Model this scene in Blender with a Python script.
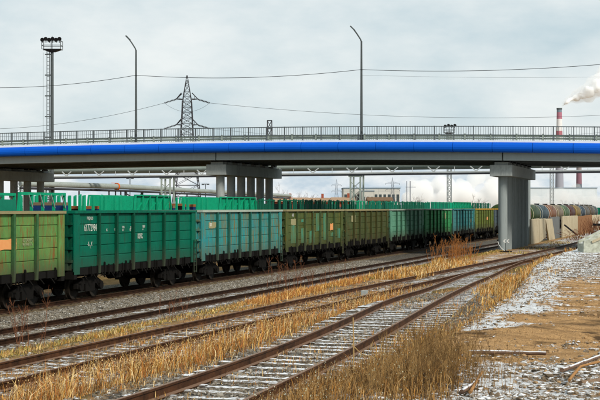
import bpy, bmesh, math, random
import numpy as np
from mathutils import Vector, Matrix, noise as mnoise
R = math.radians
random.seed(7); rng = np.random.default_rng(7)
S = bpy.context.scene
for o in list(bpy.data.objects): bpy.data.objects.remove(o)
col = S.collection

# ------------------------------------------------------------------ camera
# World: +Y runs along the freight tracks, +X to the right of them, Z up (rail head of the wagon track = 0).
F, TH, CAMH, HOR = 1355.0, R(16.447), 3.63, 207.5
CT, ST = math.cos(TH), math.sin(TH)
cam = bpy.data.cameras.new('camera'); camo = bpy.data.objects.new('camera', cam); col.objects.link(camo)
cam.sensor_width = 36; cam.lens = F/600*36; cam.clip_start = .3; cam.clip_end = 9000
camo.location = (0, 0, CAMH); camo.rotation_euler = (R(90)+math.atan((HOR-200)/F), 0, TH)
S.camera = camo

# ------------------------------------------------------------------ sky, sun, exposure
SUN_EL, SUN_AZ = R(36), R(124)          # azimuth measured clockwise from +Y
w = bpy.data.worlds.new('World'); S.world = w; w.use_nodes = True
nt = w.node_tree; nt.nodes.clear()
N = nt.nodes.new; L = nt.links.new
sky = N('ShaderNodeTexSky'); sky.sky_type = 'NISHITA'; sky.sun_disc = False
sky.sun_elevation = SUN_EL; sky.sun_rotation = SUN_AZ; sky.dust_density = 2
geo = N('ShaderNodeTexCoord')
mp = N('ShaderNodeMapping'); mp.inputs['Scale'].default_value = (1, 1, 2.3); mp.inputs['Location'].default_value = (3.1, .4, .2)
L(geo.outputs['Generated'], mp.inputs['Vector'])
nz = N('ShaderNodeTexNoise'); nz.inputs['Scale'].default_value = 5.5; nz.inputs['Detail'].default_value = 7; nz.inputs['Roughness'].default_value = .55
L(mp.outputs[0], nz.inputs['Vector'])
nz2 = N('ShaderNodeTexNoise'); nz2.inputs['Scale'].default_value = 22; nz2.inputs['Detail'].default_value = 8; nz2.inputs['Roughness'].default_value = .6
L(mp.outputs[0], nz2.inputs['Vector'])
sep = N('ShaderNodeSeparateXYZ'); L(geo.outputs['Generated'], sep.inputs[0])
# high veil of cloud
r1 = N('ShaderNodeValToRGB'); r1.color_ramp.elements[0].position = .38; r1.color_ramp.elements[1].position = .64
r1.color_ramp.elements[0].color = (5.2, 6.4, 6.9, 1); r1.color_ramp.elements[1].color = (8.2, 8.6, 8.55, 1)
L(nz.outputs['Fac'], r1.inputs[0])
# heaped bright cloud near the horizon with bluer gaps
r2 = N('ShaderNodeValToRGB'); r2.color_ramp.elements[0].position = .42; r2.color_ramp.elements[1].position = .60
r2.color_ramp.elements[0].color = (5.4, 6.5, 7.4, 1); r2.color_ramp.elements[1].color = (8.6, 8.9, 9.0, 1)
L(nz2.outputs['Fac'], r2.inputs[0])
el = N('ShaderNodeMapRange'); el.inputs['From Min'].default_value = .012; el.inputs['From Max'].default_value = .06
el.interpolation_type = 'SMOOTHSTEP'
L(sep.outputs['Z'], el.inputs['Value'])
mx = N('ShaderNodeMix'); mx.data_type = 'RGBA'; L(el.outputs[0], mx.inputs[0]); L(r2.outputs[0], mx.inputs[6]); L(r1.outputs[0], mx.inputs[7])
mx2 = N('ShaderNodeMix'); mx2.data_type = 'RGBA'; mx2.inputs[0].default_value = .93; L(sky.outputs[0], mx2.inputs[6]); L(mx.outputs[2], mx2.inputs[7])
bg = N('ShaderNodeBackground'); bg.inputs['Strength'].default_value = .108; L(mx2.outputs[2], bg.inputs[0])
wo = N('ShaderNodeOutputWorld'); L(bg.outputs[0], wo.inputs[0])
sl = bpy.data.lights.new('sun', 'SUN'); sl.energy = 3.8; sl.angle = R(8); sl.color = (1, .93, .82)
so = bpy.data.objects.new('sun', sl); col.objects.link(so)
sdir = Vector((math.sin(SUN_AZ)*math.cos(SUN_EL), math.cos(SUN_AZ)*math.cos(SUN_EL), math.sin(SUN_EL)))
so.rotation_euler = sdir.to_track_quat('Z', 'Y').to_euler(); so.location = sdir*100
S.view_settings.view_transform = 'Standard'; S.view_settings.look = 'None'
S.view_settings.exposure = 0; S.view_settings.gamma = 1; S.view_settings.use_curve_mapping = False
S.render.engine = 'CYCLES'; S.cycles.volume_bounces = 24; S.cycles.max_bounces = 24

# ------------------------------------------------------------------ numeric noise
def _hash(ix, iy, seed):
    h = (ix.astype(np.int64)*374761393 + iy.astype(np.int64)*668265263 + seed*144665) & 0xffffffff
    h = ((h ^ (h >> 13))*1274126177) & 0xffffffff
    h = h ^ (h >> 16)
    return (h & 0xffff)/65535.0
def vnoise(x, y, seed=0):
    x = np.asarray(x, float); y = np.asarray(y, float)
    ix = np.floor(x); iy = np.floor(y); fx = x-ix; fy = y-iy
    fx = fx*fx*(3-2*fx); fy = fy*fy*(3-2*fy)
    a = _hash(ix, iy, seed); b = _hash(ix+1, iy, seed); c = _hash(ix, iy+1, seed); d = _hash(ix+1, iy+1, seed)
    return (a*(1-fx)+b*fx)*(1-fy)+(c*(1-fx)+d*fx)*fy
def fbm(x, y, seed=0, octv=4):
    s = 0; a = .5; t = 0
    for k in range(octv):
        s = s+a*vnoise(np.asarray(x)*2**k, np.asarray(y)*2**k, seed+k*17); t += a; a *= .5
    return s/t
def sst(x, a, b):
    t = np.clip((np.asarray(x, float)-a)/(b-a), 0, 1); return t*t*(3-2*t)

# ------------------------------------------------------------------ terrain: D = -X is the distance left of the camera line
def smooth_h(D, Y):
    D = np.asarray(D, float); Y = np.asarray(Y, float)
    nr = 1-sst(Y, 34, 72)
    e = 4.9+2.7*sst(Y, 30, 75)
    g4 = .24+.50*nr
    h = np.where(D < e, .95, 0)
    t = sst(D, e, e+.8); h = .95*(1-t)+g4*t
    t = sst(D, 8.6, 11.2); h = h*(1-t)+.24*t
    t = sst(D, 14.8, 17.2); h = h*(1-t)-.2*t
    t = sst(D, 40, 60); h = h-.1*t
    return h
def ground_h(D, Y):
    D = np.asarray(D, float); Y = np.asarray(Y, float)
    h = smooth_h(D, Y)
    e = 4.9+2.7*sst(Y, 30, 75)
    fld = 1-sst(D, e-.3, e+.7)                                 # the open dirt field
    Xc = -D*CT+Y*ST; Z = Y*CT+D*ST
    lim = 1-sst(Y, 150, 260)
    h = h+fld*lim*(.20*(fbm(Xc*.22, Z*.75, 3, 4)-.5)+.16*(fbm(Xc*.9, Z*2.6, 9, 4)-.5))
    ridge = np.exp(-((Z-27.6-.18*(Xc-3))/.9)**2)*sst(Xc, 2.0, 3.4)+.8*np.exp(-((Z-31.5+.25*(Xc-5))/.8)**2)*sst(Xc, 3.2, 4.5)+.6*np.exp(-((Z-36.5)/1.0)**2)*sst(Xc, 4.5, 7)
    h = h+fld*ridge*(.14+.30*(fbm(Xc*1.1, Z*1.8, 5, 4)-.4))
    near = 1-sst(Z, 22.5, 24.5)
    h = h+fld*near*(.14*(fbm(Xc*1.5, Z*2.2, 15, 4)-.4))
    trk = (1-sst(D, 17, 19))*(1-fld)
    h = h+(1-fld)*.05*(fbm(D*1.3, Y*.9, 21, 4)-.5)*lim
    mid = np.exp(-((D-16.2)/.9)**2)+np.exp(-((D-9.6)/.7)**2)*.6
    h = h+mid*.12*(fbm(D*.8, Y*.3, 31, 3)-.3)*lim
    return h
def world(u, Z, zz=0.0):
    xc = (u-300)/F*Z
    return Vector((xc*CT-Z*ST, Z*CT+xc*ST, zz))
def at(u, v, Z):                                               # a pixel of the 600x400 photograph at a known distance
    return world(u, Z, CAMH-(v-HOR)*Z/F)
def hit(u, v, dz=0.0, zc=None):                                # where that line of sight meets the terrain (+dz)
    k = (v-HOR)/F; Z = 12.0
    for i in range(4000):
        z = CAMH-k*Z
        p = world(u, Z)
        g = (float(smooth_h(-p.x, p.y)) if zc is None else zc)+dz
        if z <= g: break
        Z += .02+.002*Z
    return Vector((p.x, p.y, g))
def gz(x, y): return float(ground_h(-x, y))

# ------------------------------------------------------------------ objects
def tag(o, label=None, cat=None, group=None, kind=None):
    if label: o['label'] = label
    if cat: o['category'] = cat
    if group: o['group'] = group
    if kind: o['kind'] = kind
    return o
def empty(name, loc=(0, 0, 0), rz=0, label=None, cat=None, group=None):
    o = bpy.data.objects.new(name, None); col.objects.link(o); o.location = loc; o.rotation_euler = (0, 0, rz)
    o.empty_display_size = .3
    return tag(o, label, cat, group)
def kids(o): return [c for c in bpy.data.objects if c.parent == o]
def copy_tree(o, parent=None):
    c = o.copy(); col.objects.link(c)
    if parent: c.parent = parent
    for ch in kids(o):
        if ch is not c: copy_tree(ch, c)
    return c

class MB:
    def __init__(s): s.v = []; s.f = []; s.sm = []
    def add(s, vs, fs, smooth=False):
        b = len(s.v); s.v += [tuple(p) for p in vs]
        for f in fs: s.f.append(tuple(b+i for i in f)); s.sm.append(smooth)
        return s
    def box(s, c, d, m=None):
        x, y, z = d[0]/2, d[1]/2, d[2]/2
        vs = [Vector((sx*x, sy*y, sz*z)) for sx in (-1, 1) for sy in (-1, 1) for sz in (-1, 1)]
        if m is not None: vs = [m @ p for p in vs]
        vs = [p+Vector(c) for p in vs]
        return s.add(vs, [(0, 1, 3, 2), (4, 6, 7, 5), (0, 4, 5, 1), (2, 3, 7, 6), (0, 2, 6, 4), (1, 5, 7, 3)])
    def bb(s, x0, x1, y0, y1, z0, z1): return s.box(((x0+x1)/2, (y0+y1)/2, (z0+z1)/2), (abs(x1-x0), abs(y1-y0), abs(z1-z0)))
    def cyl(s, p0, p1, r0, r1=None, n=10, caps=True, smooth=True):
        if r1 is None: r1 = r0
        p0 = Vector(p0); p1 = Vector(p1); d = (p1-p0).normalized()
        a = d.orthogonal().normalized(); b = d.cross(a)
        vs = []
        for p, r in ((p0, r0), (p1, r1)):
            for i in range(n):
                t = 2*math.pi*i/n; vs.append(p+a*(r*math.cos(t))+b*(r*math.sin(t)))
        s.add(vs, [(i, (i+1) % n, n+(i+1) % n, n+i) for i in range(n)], smooth)
        if caps:
            s.add(vs[:n], [tuple(reversed(range(n)))]); s.add(vs[n:], [tuple(range(n))])
        return s
    def bar(s, p0, p1, a, b=None):                             # square bar
        b = b or a; p0 = Vector(p0); p1 = Vector(p1); d = (p1-p0)
        up = Vector((0, 0, 1)) if abs(d.normalized().z) < .95 else Vector((0, 1, 0))
        sx = d.cross(up).normalized()*a/2; sz = sx.cross(d).normalized()*b/2
        vs = [p0-sx-sz, p0+sx-sz, p0+sx+sz, p0-sx+sz, p1-sx-sz, p1+sx-sz, p1+sx+sz, p1-sx+sz]
        return s.add(vs, [(0, 3, 2, 1), (4, 5, 6, 7), (0, 1, 5, 4), (1, 2, 6, 5), (2, 3, 7, 6), (3, 0, 4, 7)])
    def prism(s, pts, axis, a0, a1):                           # polygon extruded along an axis
        def P(p, a):
            if axis == 'x': return (a, p[0], p[1])
            if axis == 'y': return (p[0], a, p[1])
            return (p[0], p[1], a)
        n = len(pts); vs = [P(p, a0) for p in pts]+[P(p, a1) for p in pts]
        return s.add(vs, [tuple(range(n)), tuple(reversed(range(n, 2*n)))]+[(i, n+i, n+(i+1) % n, (i+1) % n) for i in range(n)])
    def sweep(s, prof, path, offs=None, caps=True, smooth=False):   # profile (side, up) along a path
        n = len(prof); m = len(path); vs = []
        for i, p in enumerate(path):
            a = path[max(0, i-1)]; b = path[min(m-1, i+1)]
            d = (Vector(b)-Vector(a)); d.z = 0; d.normalize(); sd = Vector((d.y, -d.x, 0))
            for q in prof: vs.append(Vector(p)+sd*q[0]+Vector((0, 0, q[1])))
        fs = [(i*n+j, i*n+(j+1) % n, (i+1)*n+(j+1) % n, (i+1)*n+j) for i in range(m-1) for j in range(n)]
        s.add(vs, fs, smooth)
        if caps: s.add(vs[:n], [tuple(reversed(range(n)))]); s.add(vs[-n:], [tuple(range(n))])
        return s
    def tube(s, path, r, n=8, caps=True):
        m = len(path); vs = []
        for i, p in enumerate(path):
            a = Vector(path[max(0, i-1)]); b = Vector(path[min(m-1, i+1)]); d = (b-a).normalized()
            up = Vector((0, 0, 1)) if abs(d.z) < .98 else Vector((0, 1, 0))
            x = d.cross(up).normalized(); y = x.cross(d)
            rr = r[i] if hasattr(r, '__len__') else r
            for k in range(n):
                t = 2*math.pi*k/n; vs.append(Vector(p)+x*(rr*math.cos(t))+y*(rr*math.sin(t)))
        s.add(vs, [(i*n+k, i*n+(k+1) % n, (i+1)*n+(k+1) % n, (i+1)*n+k) for i in range(m-1) for k in range(n)], True)
        if caps: s.add(vs[:n], [tuple(reversed(range(n)))]); s.add(vs[-n:], [tuple(range(n))])
        return s
    def build(s, name, mat, parent=None, bevel=0, fix=True):
        me = bpy.data.meshes.new(name); me.from_pydata(s.v, [], s.f)
        me.polygons.foreach_set('use_smooth', s.sm)
        if fix:
            bm = bmesh.new(); bm.from_mesh(me); bmesh.ops.recalc_face_normals(bm, faces=bm.faces); bm.to_mesh(me); bm.free()
        me.materials.append(mat); me.update()
        o = bpy.data.objects.new(name, me); col.objects.link(o)
        if parent: o.parent = parent
        if bevel:
            b = o.modifiers.new('bevel', 'BEVEL'); b.width = bevel; b.segments = 2; b.limit_method = 'ANGLE'
        return o

def np_mesh(name, V, Fc, mat, colr=None, parent=None, smooth=False, nside=3):
    me = bpy.data.meshes.new(name); V = np.asarray(V, np.float32); Fc = np.asarray(Fc, np.int32)
    me.vertices.add(len(V)); me.vertices.foreach_set('co', V.ravel())
    me.loops.add(Fc.size); me.loops.foreach_set('vertex_index', Fc.ravel())
    nf = len(Fc); me.polygons.add(nf)
    me.polygons.foreach_set('loop_start', np.arange(0, nf*nside, nside, dtype=np.int32))
    me.polygons.foreach_set('use_smooth', np.full(nf, smooth))
    if colr is not None:
        a = me.color_attributes.new('tint', 'FLOAT_COLOR', 'POINT'); a.data.foreach_set('color', np.asarray(colr, np.float32).ravel())
    me.materials.append(mat); me.update(calc_edges=True); me.validate()
    o = bpy.data.objects.new(name, me); col.objects.link(o)
    if parent: o.parent = parent
    return o

# ------------------------------------------------------------------ materials
def newmat(name):
    m = bpy.data.materials.new(name); m.use_nodes = True; t = m.node_tree
    b = t.nodes['Principled BSDF']; b.inputs['Specular IOR Level'].default_value = .08
    return m, t, b
def nnoise(t, scale, vec=None, detail=5, rough=.6, stretch=None, coord='Object', rnd=False):
    n = t.nodes.new('ShaderNodeTexNoise'); n.inputs['Scale'].default_value = scale; n.inputs['Detail'].default_value = detail
    n.inputs['Roughness'].default_value = rough
    c = t.nodes.new('ShaderNodeTexCoord'); m = t.nodes.new('ShaderNodeMapping')
    m.inputs['Scale'].default_value = stretch or (1, 1, 1)
    t.links.new(c.outputs[coord], m.inputs[0])
    if rnd:
        oi = t.nodes.new('ShaderNodeObjectInfo'); mu = t.nodes.new('ShaderNodeVectorMath'); mu.operation = 'MULTIPLY'
        mu.inputs[1].default_value = (37, 53, 71); t.links.new(oi.outputs['Random'], mu.inputs[0]); t.links.new(mu.outputs[0], m.inputs['Location'])
    t.links.new(m.outputs[0], n.inputs['Vector']); return n
def ramp(t, src, p0, p1, c0=(0, 0, 0, 1), c1=(1, 1, 1, 1)):
    r = t.nodes.new('ShaderNodeValToRGB'); r.color_ramp.elements[0].position = p0; r.color_ramp.elements[1].position = p1
    r.color_ramp.elements[0].color = c0; r.color_ramp.elements[1].color = c1; t.links.new(src, r.inputs[0]); return r
def mixc(t, fac, a, b):
    m = t.nodes.new('ShaderNodeMix'); m.data_type = 'RGBA'
    for i, x in ((0, fac), (6, a), (7, b)):
        if hasattr(x, 'is_linked') or hasattr(x, 'links'): t.links.new(x, m.inputs[i])
        elif i == 0: m.inputs[0].default_value = x
        else: m.inputs[i].default_value = (*x[:3], 1)
    return m.outputs[2]
def bump(t, b, h, strength=.4, dist=.02):
    bp = t.nodes.new('ShaderNodeBump'); bp.inputs['Strength'].default_value = strength; bp.inputs['Distance'].default_value = dist
    t.links.new(h, bp.inputs['Height']); t.links.new(bp.outputs[0], b.inputs['Normal'])
_mc = {}
def worn(name, c, c2=None, rough=.65, metal=0, scale=3, amt=.35, stretch=(1, 1, 1), bmp=.15, spec=.09, rnd=True):
    if name in _mc: return _mc[name]
    m, t, b = newmat(name); c2 = c2 or tuple(x*.55 for x in c)
    n = nnoise(t, scale, stretch=stretch, rnd=rnd); n2 = nnoise(t, scale*9, detail=6, stretch=stretch)
    r = ramp(t, n.outputs['Fac'], .5-amt*.6, .5+amt*.6); c_ = mixc(t, r.outputs[0], c2, c)
    r2 = ramp(t, n2.outputs['Fac'], .35, .7); c_ = mixc(t, r2.outputs[0], tuple(x*.86 for x in c), c_)
    t.links.new(c_, b.inputs['Base Color']); b.inputs['Roughness'].default_value = rough; b.inputs['Metallic'].default_value = metal
    b.inputs['Specular IOR Level'].default_value = spec
    bump(t, b, n2.outputs['Fac'], bmp, .01); _mc[name] = m; return m
def up_snow(t, cin, amount=.5, scale=5, snow=(.68, .70, .73)):     # snow lying on faces that look up
    g = t.nodes.new('ShaderNodeNewGeometry'); sp = t.nodes.new('ShaderNodeSeparateXYZ'); t.links.new(g.outputs['Normal'], sp.inputs[0])
    up = ramp(t, sp.outputs['Z'], .55, .85)
    n = nnoise(t, scale, coord='Generated', detail=6, rough=.7)
    n = t.nodes.new('ShaderNodeTexNoise'); n.inputs['Scale'].default_value = scale; n.inputs['Detail'].default_value = 6; n.inputs['Roughness'].default_value = .7
    t.links.new(g.outputs['Position'], n.inputs['Vector'])
    k = ramp(t, n.outputs['Fac'], .62-amount*.4, .68-amount*.4)
    mu = t.nodes.new('ShaderNodeMath'); mu.operation = 'MULTIPLY'; t.links.new(up.outputs[0], mu.inputs[0]); t.links.new(k.outputs[0], mu.inputs[1])
    return mixc(t, mu.outputs[0], cin, snow)
def paint(name, c, c2, c3=(.16, .07, .025), rust=.35, blotch=.5, dirt=(.05, .045, .03)):
    """weathered wagon paint: two paints blotched, vertical dirt and rust streaks, small dark dents"""
    m, t, b = newmat(name)
    n1 = nnoise(t, 1.3, rnd=True, stretch=(1, 1.6, 1), detail=7, rough=.7)
    col_ = mixc(t, ramp(t, n1.outputs['Fac'], .62-blotch*.25, .70-blotch*.25).outputs[0], c2, c)
    n4 = nnoise(t, 14, rnd=True, detail=6, stretch=(1, 1, .7))
    col_ = mixc(t, ramp(t, n4.outputs['Fac'], .3, .75).outputs[0], tuple(x*.78 for x in c), col_)
    n2 = nnoise(t, 5, rnd=True, stretch=(1, 1.6, .16), detail=8, rough=.75)
    col_ = mixc(t, ramp(t, n2.outputs['Fac'], .62-rust*.2, .70-rust*.2).outputs[0], col_, c3)
    n3 = nnoise(t, 9, rnd=True, stretch=(1, 1, .5), detail=9, rough=.8)
    col_ = mixc(t, ramp(t, n3.outputs['Fac'], .60, .65).outputs[0], col_, dirt)
    n5 = nnoise(t, 2.2, rnd=True, detail=8, rough=.7, stretch=(1, .8, .45))
    col_ = mixc(t, ramp(t, n5.outputs['Fac'], .38, .66, (.50, .50, .50, 1), (0, 0, 0, 1)).outputs[0], col_, tuple(x*.45 for x in c))
    # dirt rising from the floor line (road film)
    tc = t.nodes.new('ShaderNodeTexCoord'); sp = t.nodes.new('ShaderNodeSeparateXYZ'); t.links.new(tc.outputs['Object'], sp.inputs[0])
    ad = t.nodes.new('ShaderNodeMath'); ad.operation = 'ADD'; t.links.new(sp.outputs['Z'], ad.inputs[0]); 
    sc = t.nodes.new('ShaderNodeMath'); sc.operation = 'MULTIPLY'; sc.inputs[1].default_value = 1.1; t.links.new(n2.outputs['Fac'], sc.inputs[0]); t.links.new(sc.outputs[0], ad.inputs[1])
    fm = ramp(t, ad.outputs[0], .2, 1); mr = t.nodes.new('ShaderNodeMapRange'); mr.inputs[1].default_value = 1.75; mr.inputs[2].default_value = 2.5; t.links.new(ad.outputs[0], mr.inputs[0])
    mr.inputs[3].default_value = .75; mr.inputs[4].default_value = 0
    col_ = mixc(t, mr.outputs[0], col_, dirt)
    t.links.new(col_, b.inputs['Base Color']); b.inputs['Roughness'].default_value = .62
    bump(t, b, n3.outputs['Fac'], .25, .015); return m

M = {}
M['concrete'] = worn('concrete', (.38, .41, .40), (.13, .145, .145), .85, scale=.9, amt=.5, stretch=(1, 1, .35), bmp=.2)
M['concrete_col'] = worn('column_concrete', (.30, .34, .34), (.08, .095, .10), .9, scale=2.2, amt=.40, stretch=(4, 4, .10), bmp=.25)
M['girder'] = worn('girder_paint', (.33, .375, .375), (.24, .27, .27), .5, scale=.8, stretch=(3, 1, .25), amt=.5, bmp=.05)
M['blue'] = worn('blue_cladding', (.002, .105, .62), (.002, .08, .48), .4, scale=.5, amt=.5, bmp=.02, spec=.12)
M['girder_shade'] = worn('shaded_girder_paint', (.10, .115, .12), (.05, .06, .065), .8)  # shade under the deck put into the inner girders' colour
M['rail_grey'] = worn('railing_paint', (.11, .13, .14), None, .5)
M['galv'] = worn('galvanised', (.36, .42, .38), (.22, .26, .24), .5, metal=0)
M['curb'] = worn('kerb_concrete', (.80, .82, .83), (.62, .65, .66), .8)
M['asphalt'] = worn('asphalt', (.05, .05, .052), (.03, .03, .032), .9)
M['mast'] = worn('mast_steel', (.09, .105, .11), (.05, .06, .06), .6)
M['mastlight'] = worn('mast_pale_steel', (.30, .33, .34), (.16, .18, .18), .6)
M['lattice'] = worn('lattice_steel', (.05, .052, .06), (.03, .03, .035), .7)
M['pylonfar'] = worn('hazy_far_steel', (.14, .17, .21), None, .8)  # bluish tint puts distance haze into the steel
M['wire'] = worn('wire', (.03, .035, .04), None, .6)
M['insul'] = worn('insulator', (.03, .03, .035), None, .3)
M['pipe'] = worn('pipe_lagging', (.28, .33, .30), (.15, .18, .16), .5, scale=1.3, amt=.5)
M['pipe_white'] = worn('pipe_tin', (.34, .38, .36), (.15, .17, .15), .5, scale=.6, amt=.5, metal=0)
M['truss'] = worn('truss_white', (.55, .58, .58), (.35, .37, .37), .6)
M['orange'] = worn('orange_paint', (.65, .13, .02), None, .6)
M['under'] = worn('wagon_underframe', (.009, .008, .007), (.003, .003, .003), .85, scale=5, amt=.6)
M['wheel'] = worn('wheel_steel', (.022, .018, .014), (.01, .008, .006), .6, scale=6)
M['tread'] = worn('wheel_tread', (.28, .25, .22), None, .35, metal=.6)
M['white_text'] = worn('stencil_white', (.62, .66, .60), (.35, .42, .36), .8, scale=9, amt=.7)
M['faded'] = worn('faded_stencil', (.40, .42, .25), (.16, .24, .10), .8, scale=9, amt=.8)
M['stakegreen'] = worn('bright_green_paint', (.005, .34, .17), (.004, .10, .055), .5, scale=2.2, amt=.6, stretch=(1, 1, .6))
M['stakepanel'] = worn('shaded_dented_sheet', (.004, .31, .16), (.003, .06, .035), .7, scale=2.6, amt=.25, stretch=(1, 1.3, 1), bmp=.6)  # dark patches put the frame's openings and recess shade into the colour
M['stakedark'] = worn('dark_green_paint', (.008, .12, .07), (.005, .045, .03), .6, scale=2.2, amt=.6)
M['stakeside'] = worn('teal_green_paint', (.01, .20, .12), (.005, .07, .05), .6, scale=2.2, amt=.6)
M['bluebox'] = worn('blue_tarpaulin', (.012, .04, .15), (.006, .012, .04), .6)
M['rustbox'] = worn('rusty_orange_band', (.30, .11, .04), (.2, .06, .02), .7)
M['brick'] = worn('red_brick', (.33, .09, .05), (.2, .06, .04), .9)
M['bark'] = worn('bark', (.10, .07, .05), (.05, .035, .03), .9)
M['twig'] = worn('twig', (.15, .10, .075), (.08, .055, .045), .9)
M['redtwig'] = worn('red_brown_twig', (.22, .09, .045), (.11, .045, .025), .9)
M['browntwig'] = worn('brown_twig', (.40, .25, .10), (.18, .10, .04), .95)
M['darktwig'] = worn('dark_twig', (.20, .115, .045), (.08, .045, .02), .95)
M['rustweed'] = worn('rust_orange_stem', (.36, .15, .045), (.18, .07, .025), .9)
M['straw'] = worn('straw_stem', (.42, .28, .12), (.22, .13, .05), .9)
M['wood'] = worn('weathered_wood', (.22, .15, .10), (.10, .065, .04), .9, scale=4, stretch=(1, 6, 6))
M['woodtan'] = worn('split_wood', (.38, .20, .08), (.16, .08, .03), .9, scale=9, stretch=(1, 6, 6))
M['black'] = worn('black_iron', (.012, .012, .013), None, .6)
M['whiteplate'] = worn('white_plate', (.8, .8, .78), None, .5)

def snowy(name, c, c2, amount, scale=5, stretch=(1, 1, 1)):
    m, t, b = newmat(name); n = nnoise(t, 4, rnd=True, stretch=stretch); c_ = mixc(t, ramp(t, n.outputs['Fac'], .35, .65).outputs[0], c2, c)
    c_ = up_snow(t, c_, amount, scale); t.links.new(c_, b.inputs['Base Color']); b.inputs['Roughness'].default_value = .85
    n2 = nnoise(t, 40); bump(t, b, n2.outputs['Fac'], .3, .01); return m
M['sleeper_snow'] = snowy('snowy_sleeper', (.20, .165, .125), (.07, .055, .04), .42, 7)
M['sleeper_mid'] = snowy('frosted_sleeper', (.17, .13, .09), (.07, .05, .035), .32, 4)
M['sleeper_dry'] = snowy('dry_sleeper', (.22, .17, .10), (.09, .065, .04), .12, 4)
M['log_snow'] = snowy('snowy_log', (.20, .13, .09), (.09, .055, .04), .55, 9, (1, 6, 6))
M['slab_snow'] = snowy('snowy_concrete', (.50, .52, .44), (.30, .31, .25), .3, 3)
M['rail_rust'] = None
def railmat(k=1.0, nm='rusty_rail'):
    m, t, b = newmat(nm); n = nnoise(t, 3, stretch=(1, 1, 1), detail=8, rough=.7)
    c = mixc(t, ramp(t, n.outputs['Fac'], .35, .65).outputs[0], (.022*k, .011*k, .006*k), (.085*k, .036*k, .016*k))
    g = t.nodes.new('ShaderNodeNewGeometry'); sp = t.nodes.new('ShaderNodeSeparateXYZ'); t.links.new(g.outputs['Normal'], sp.inputs[0])
    c = mixc(t, ramp(t, sp.outputs['Z'], .9, .97).outputs[0], c, (.20*k, .13*k, .09*k))
    t.links.new(c, b.inputs['Base Color']); b.inputs['Roughness'].default_value = .6; n2 = nnoise(t, 60); bump(t, b, n2.outputs['Fac'], .3, .004); return m
M['rail_rust'] = railmat(); M['rail_dark_shade'] = railmat(.42, 'dark_shaded_rail')  # second copy darkened for the shadow under the wagons

def stonemat(name, cols, snow):
    m, t, b = newmat(name); g = t.nodes.new('ShaderNodeNewGeometry')
    r = t.nodes.new('ShaderNodeValToRGB'); t.links.new(g.outputs['Random Per Island'], r.inputs[0])
    e = r.color_ramp.elements; e[0].color = (*cols[0], 1); e[1].color = (*cols[-1], 1)
    for i, c in enumerate(cols[1:-1]): x = e.new((i+1)/(len(cols)-1)); x.color = (*c, 1)
    n = nnoise(t, 30); c_ = mixc(t, .25, r.outputs[0], n.outputs['Color'] if False else (.2, .17, .13))
    c_ = up_snow(t, c_, snow, 6); t.links.new(c_, b.inputs['Base Color']); b.inputs['Roughness'].default_value = .9; return m
M['stone_grey'] = stonemat('ballast_stone', [(.05, .045, .038), (.20, .18, .15), (.10, .08, .055), (.36, .34, .30)], .1)
M['stone_snow'] = stonemat('frosted_stone', [(.05, .035, .02), (.22, .16, .10), (.09, .06, .035), (.34, .30, .25)], .36)

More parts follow.
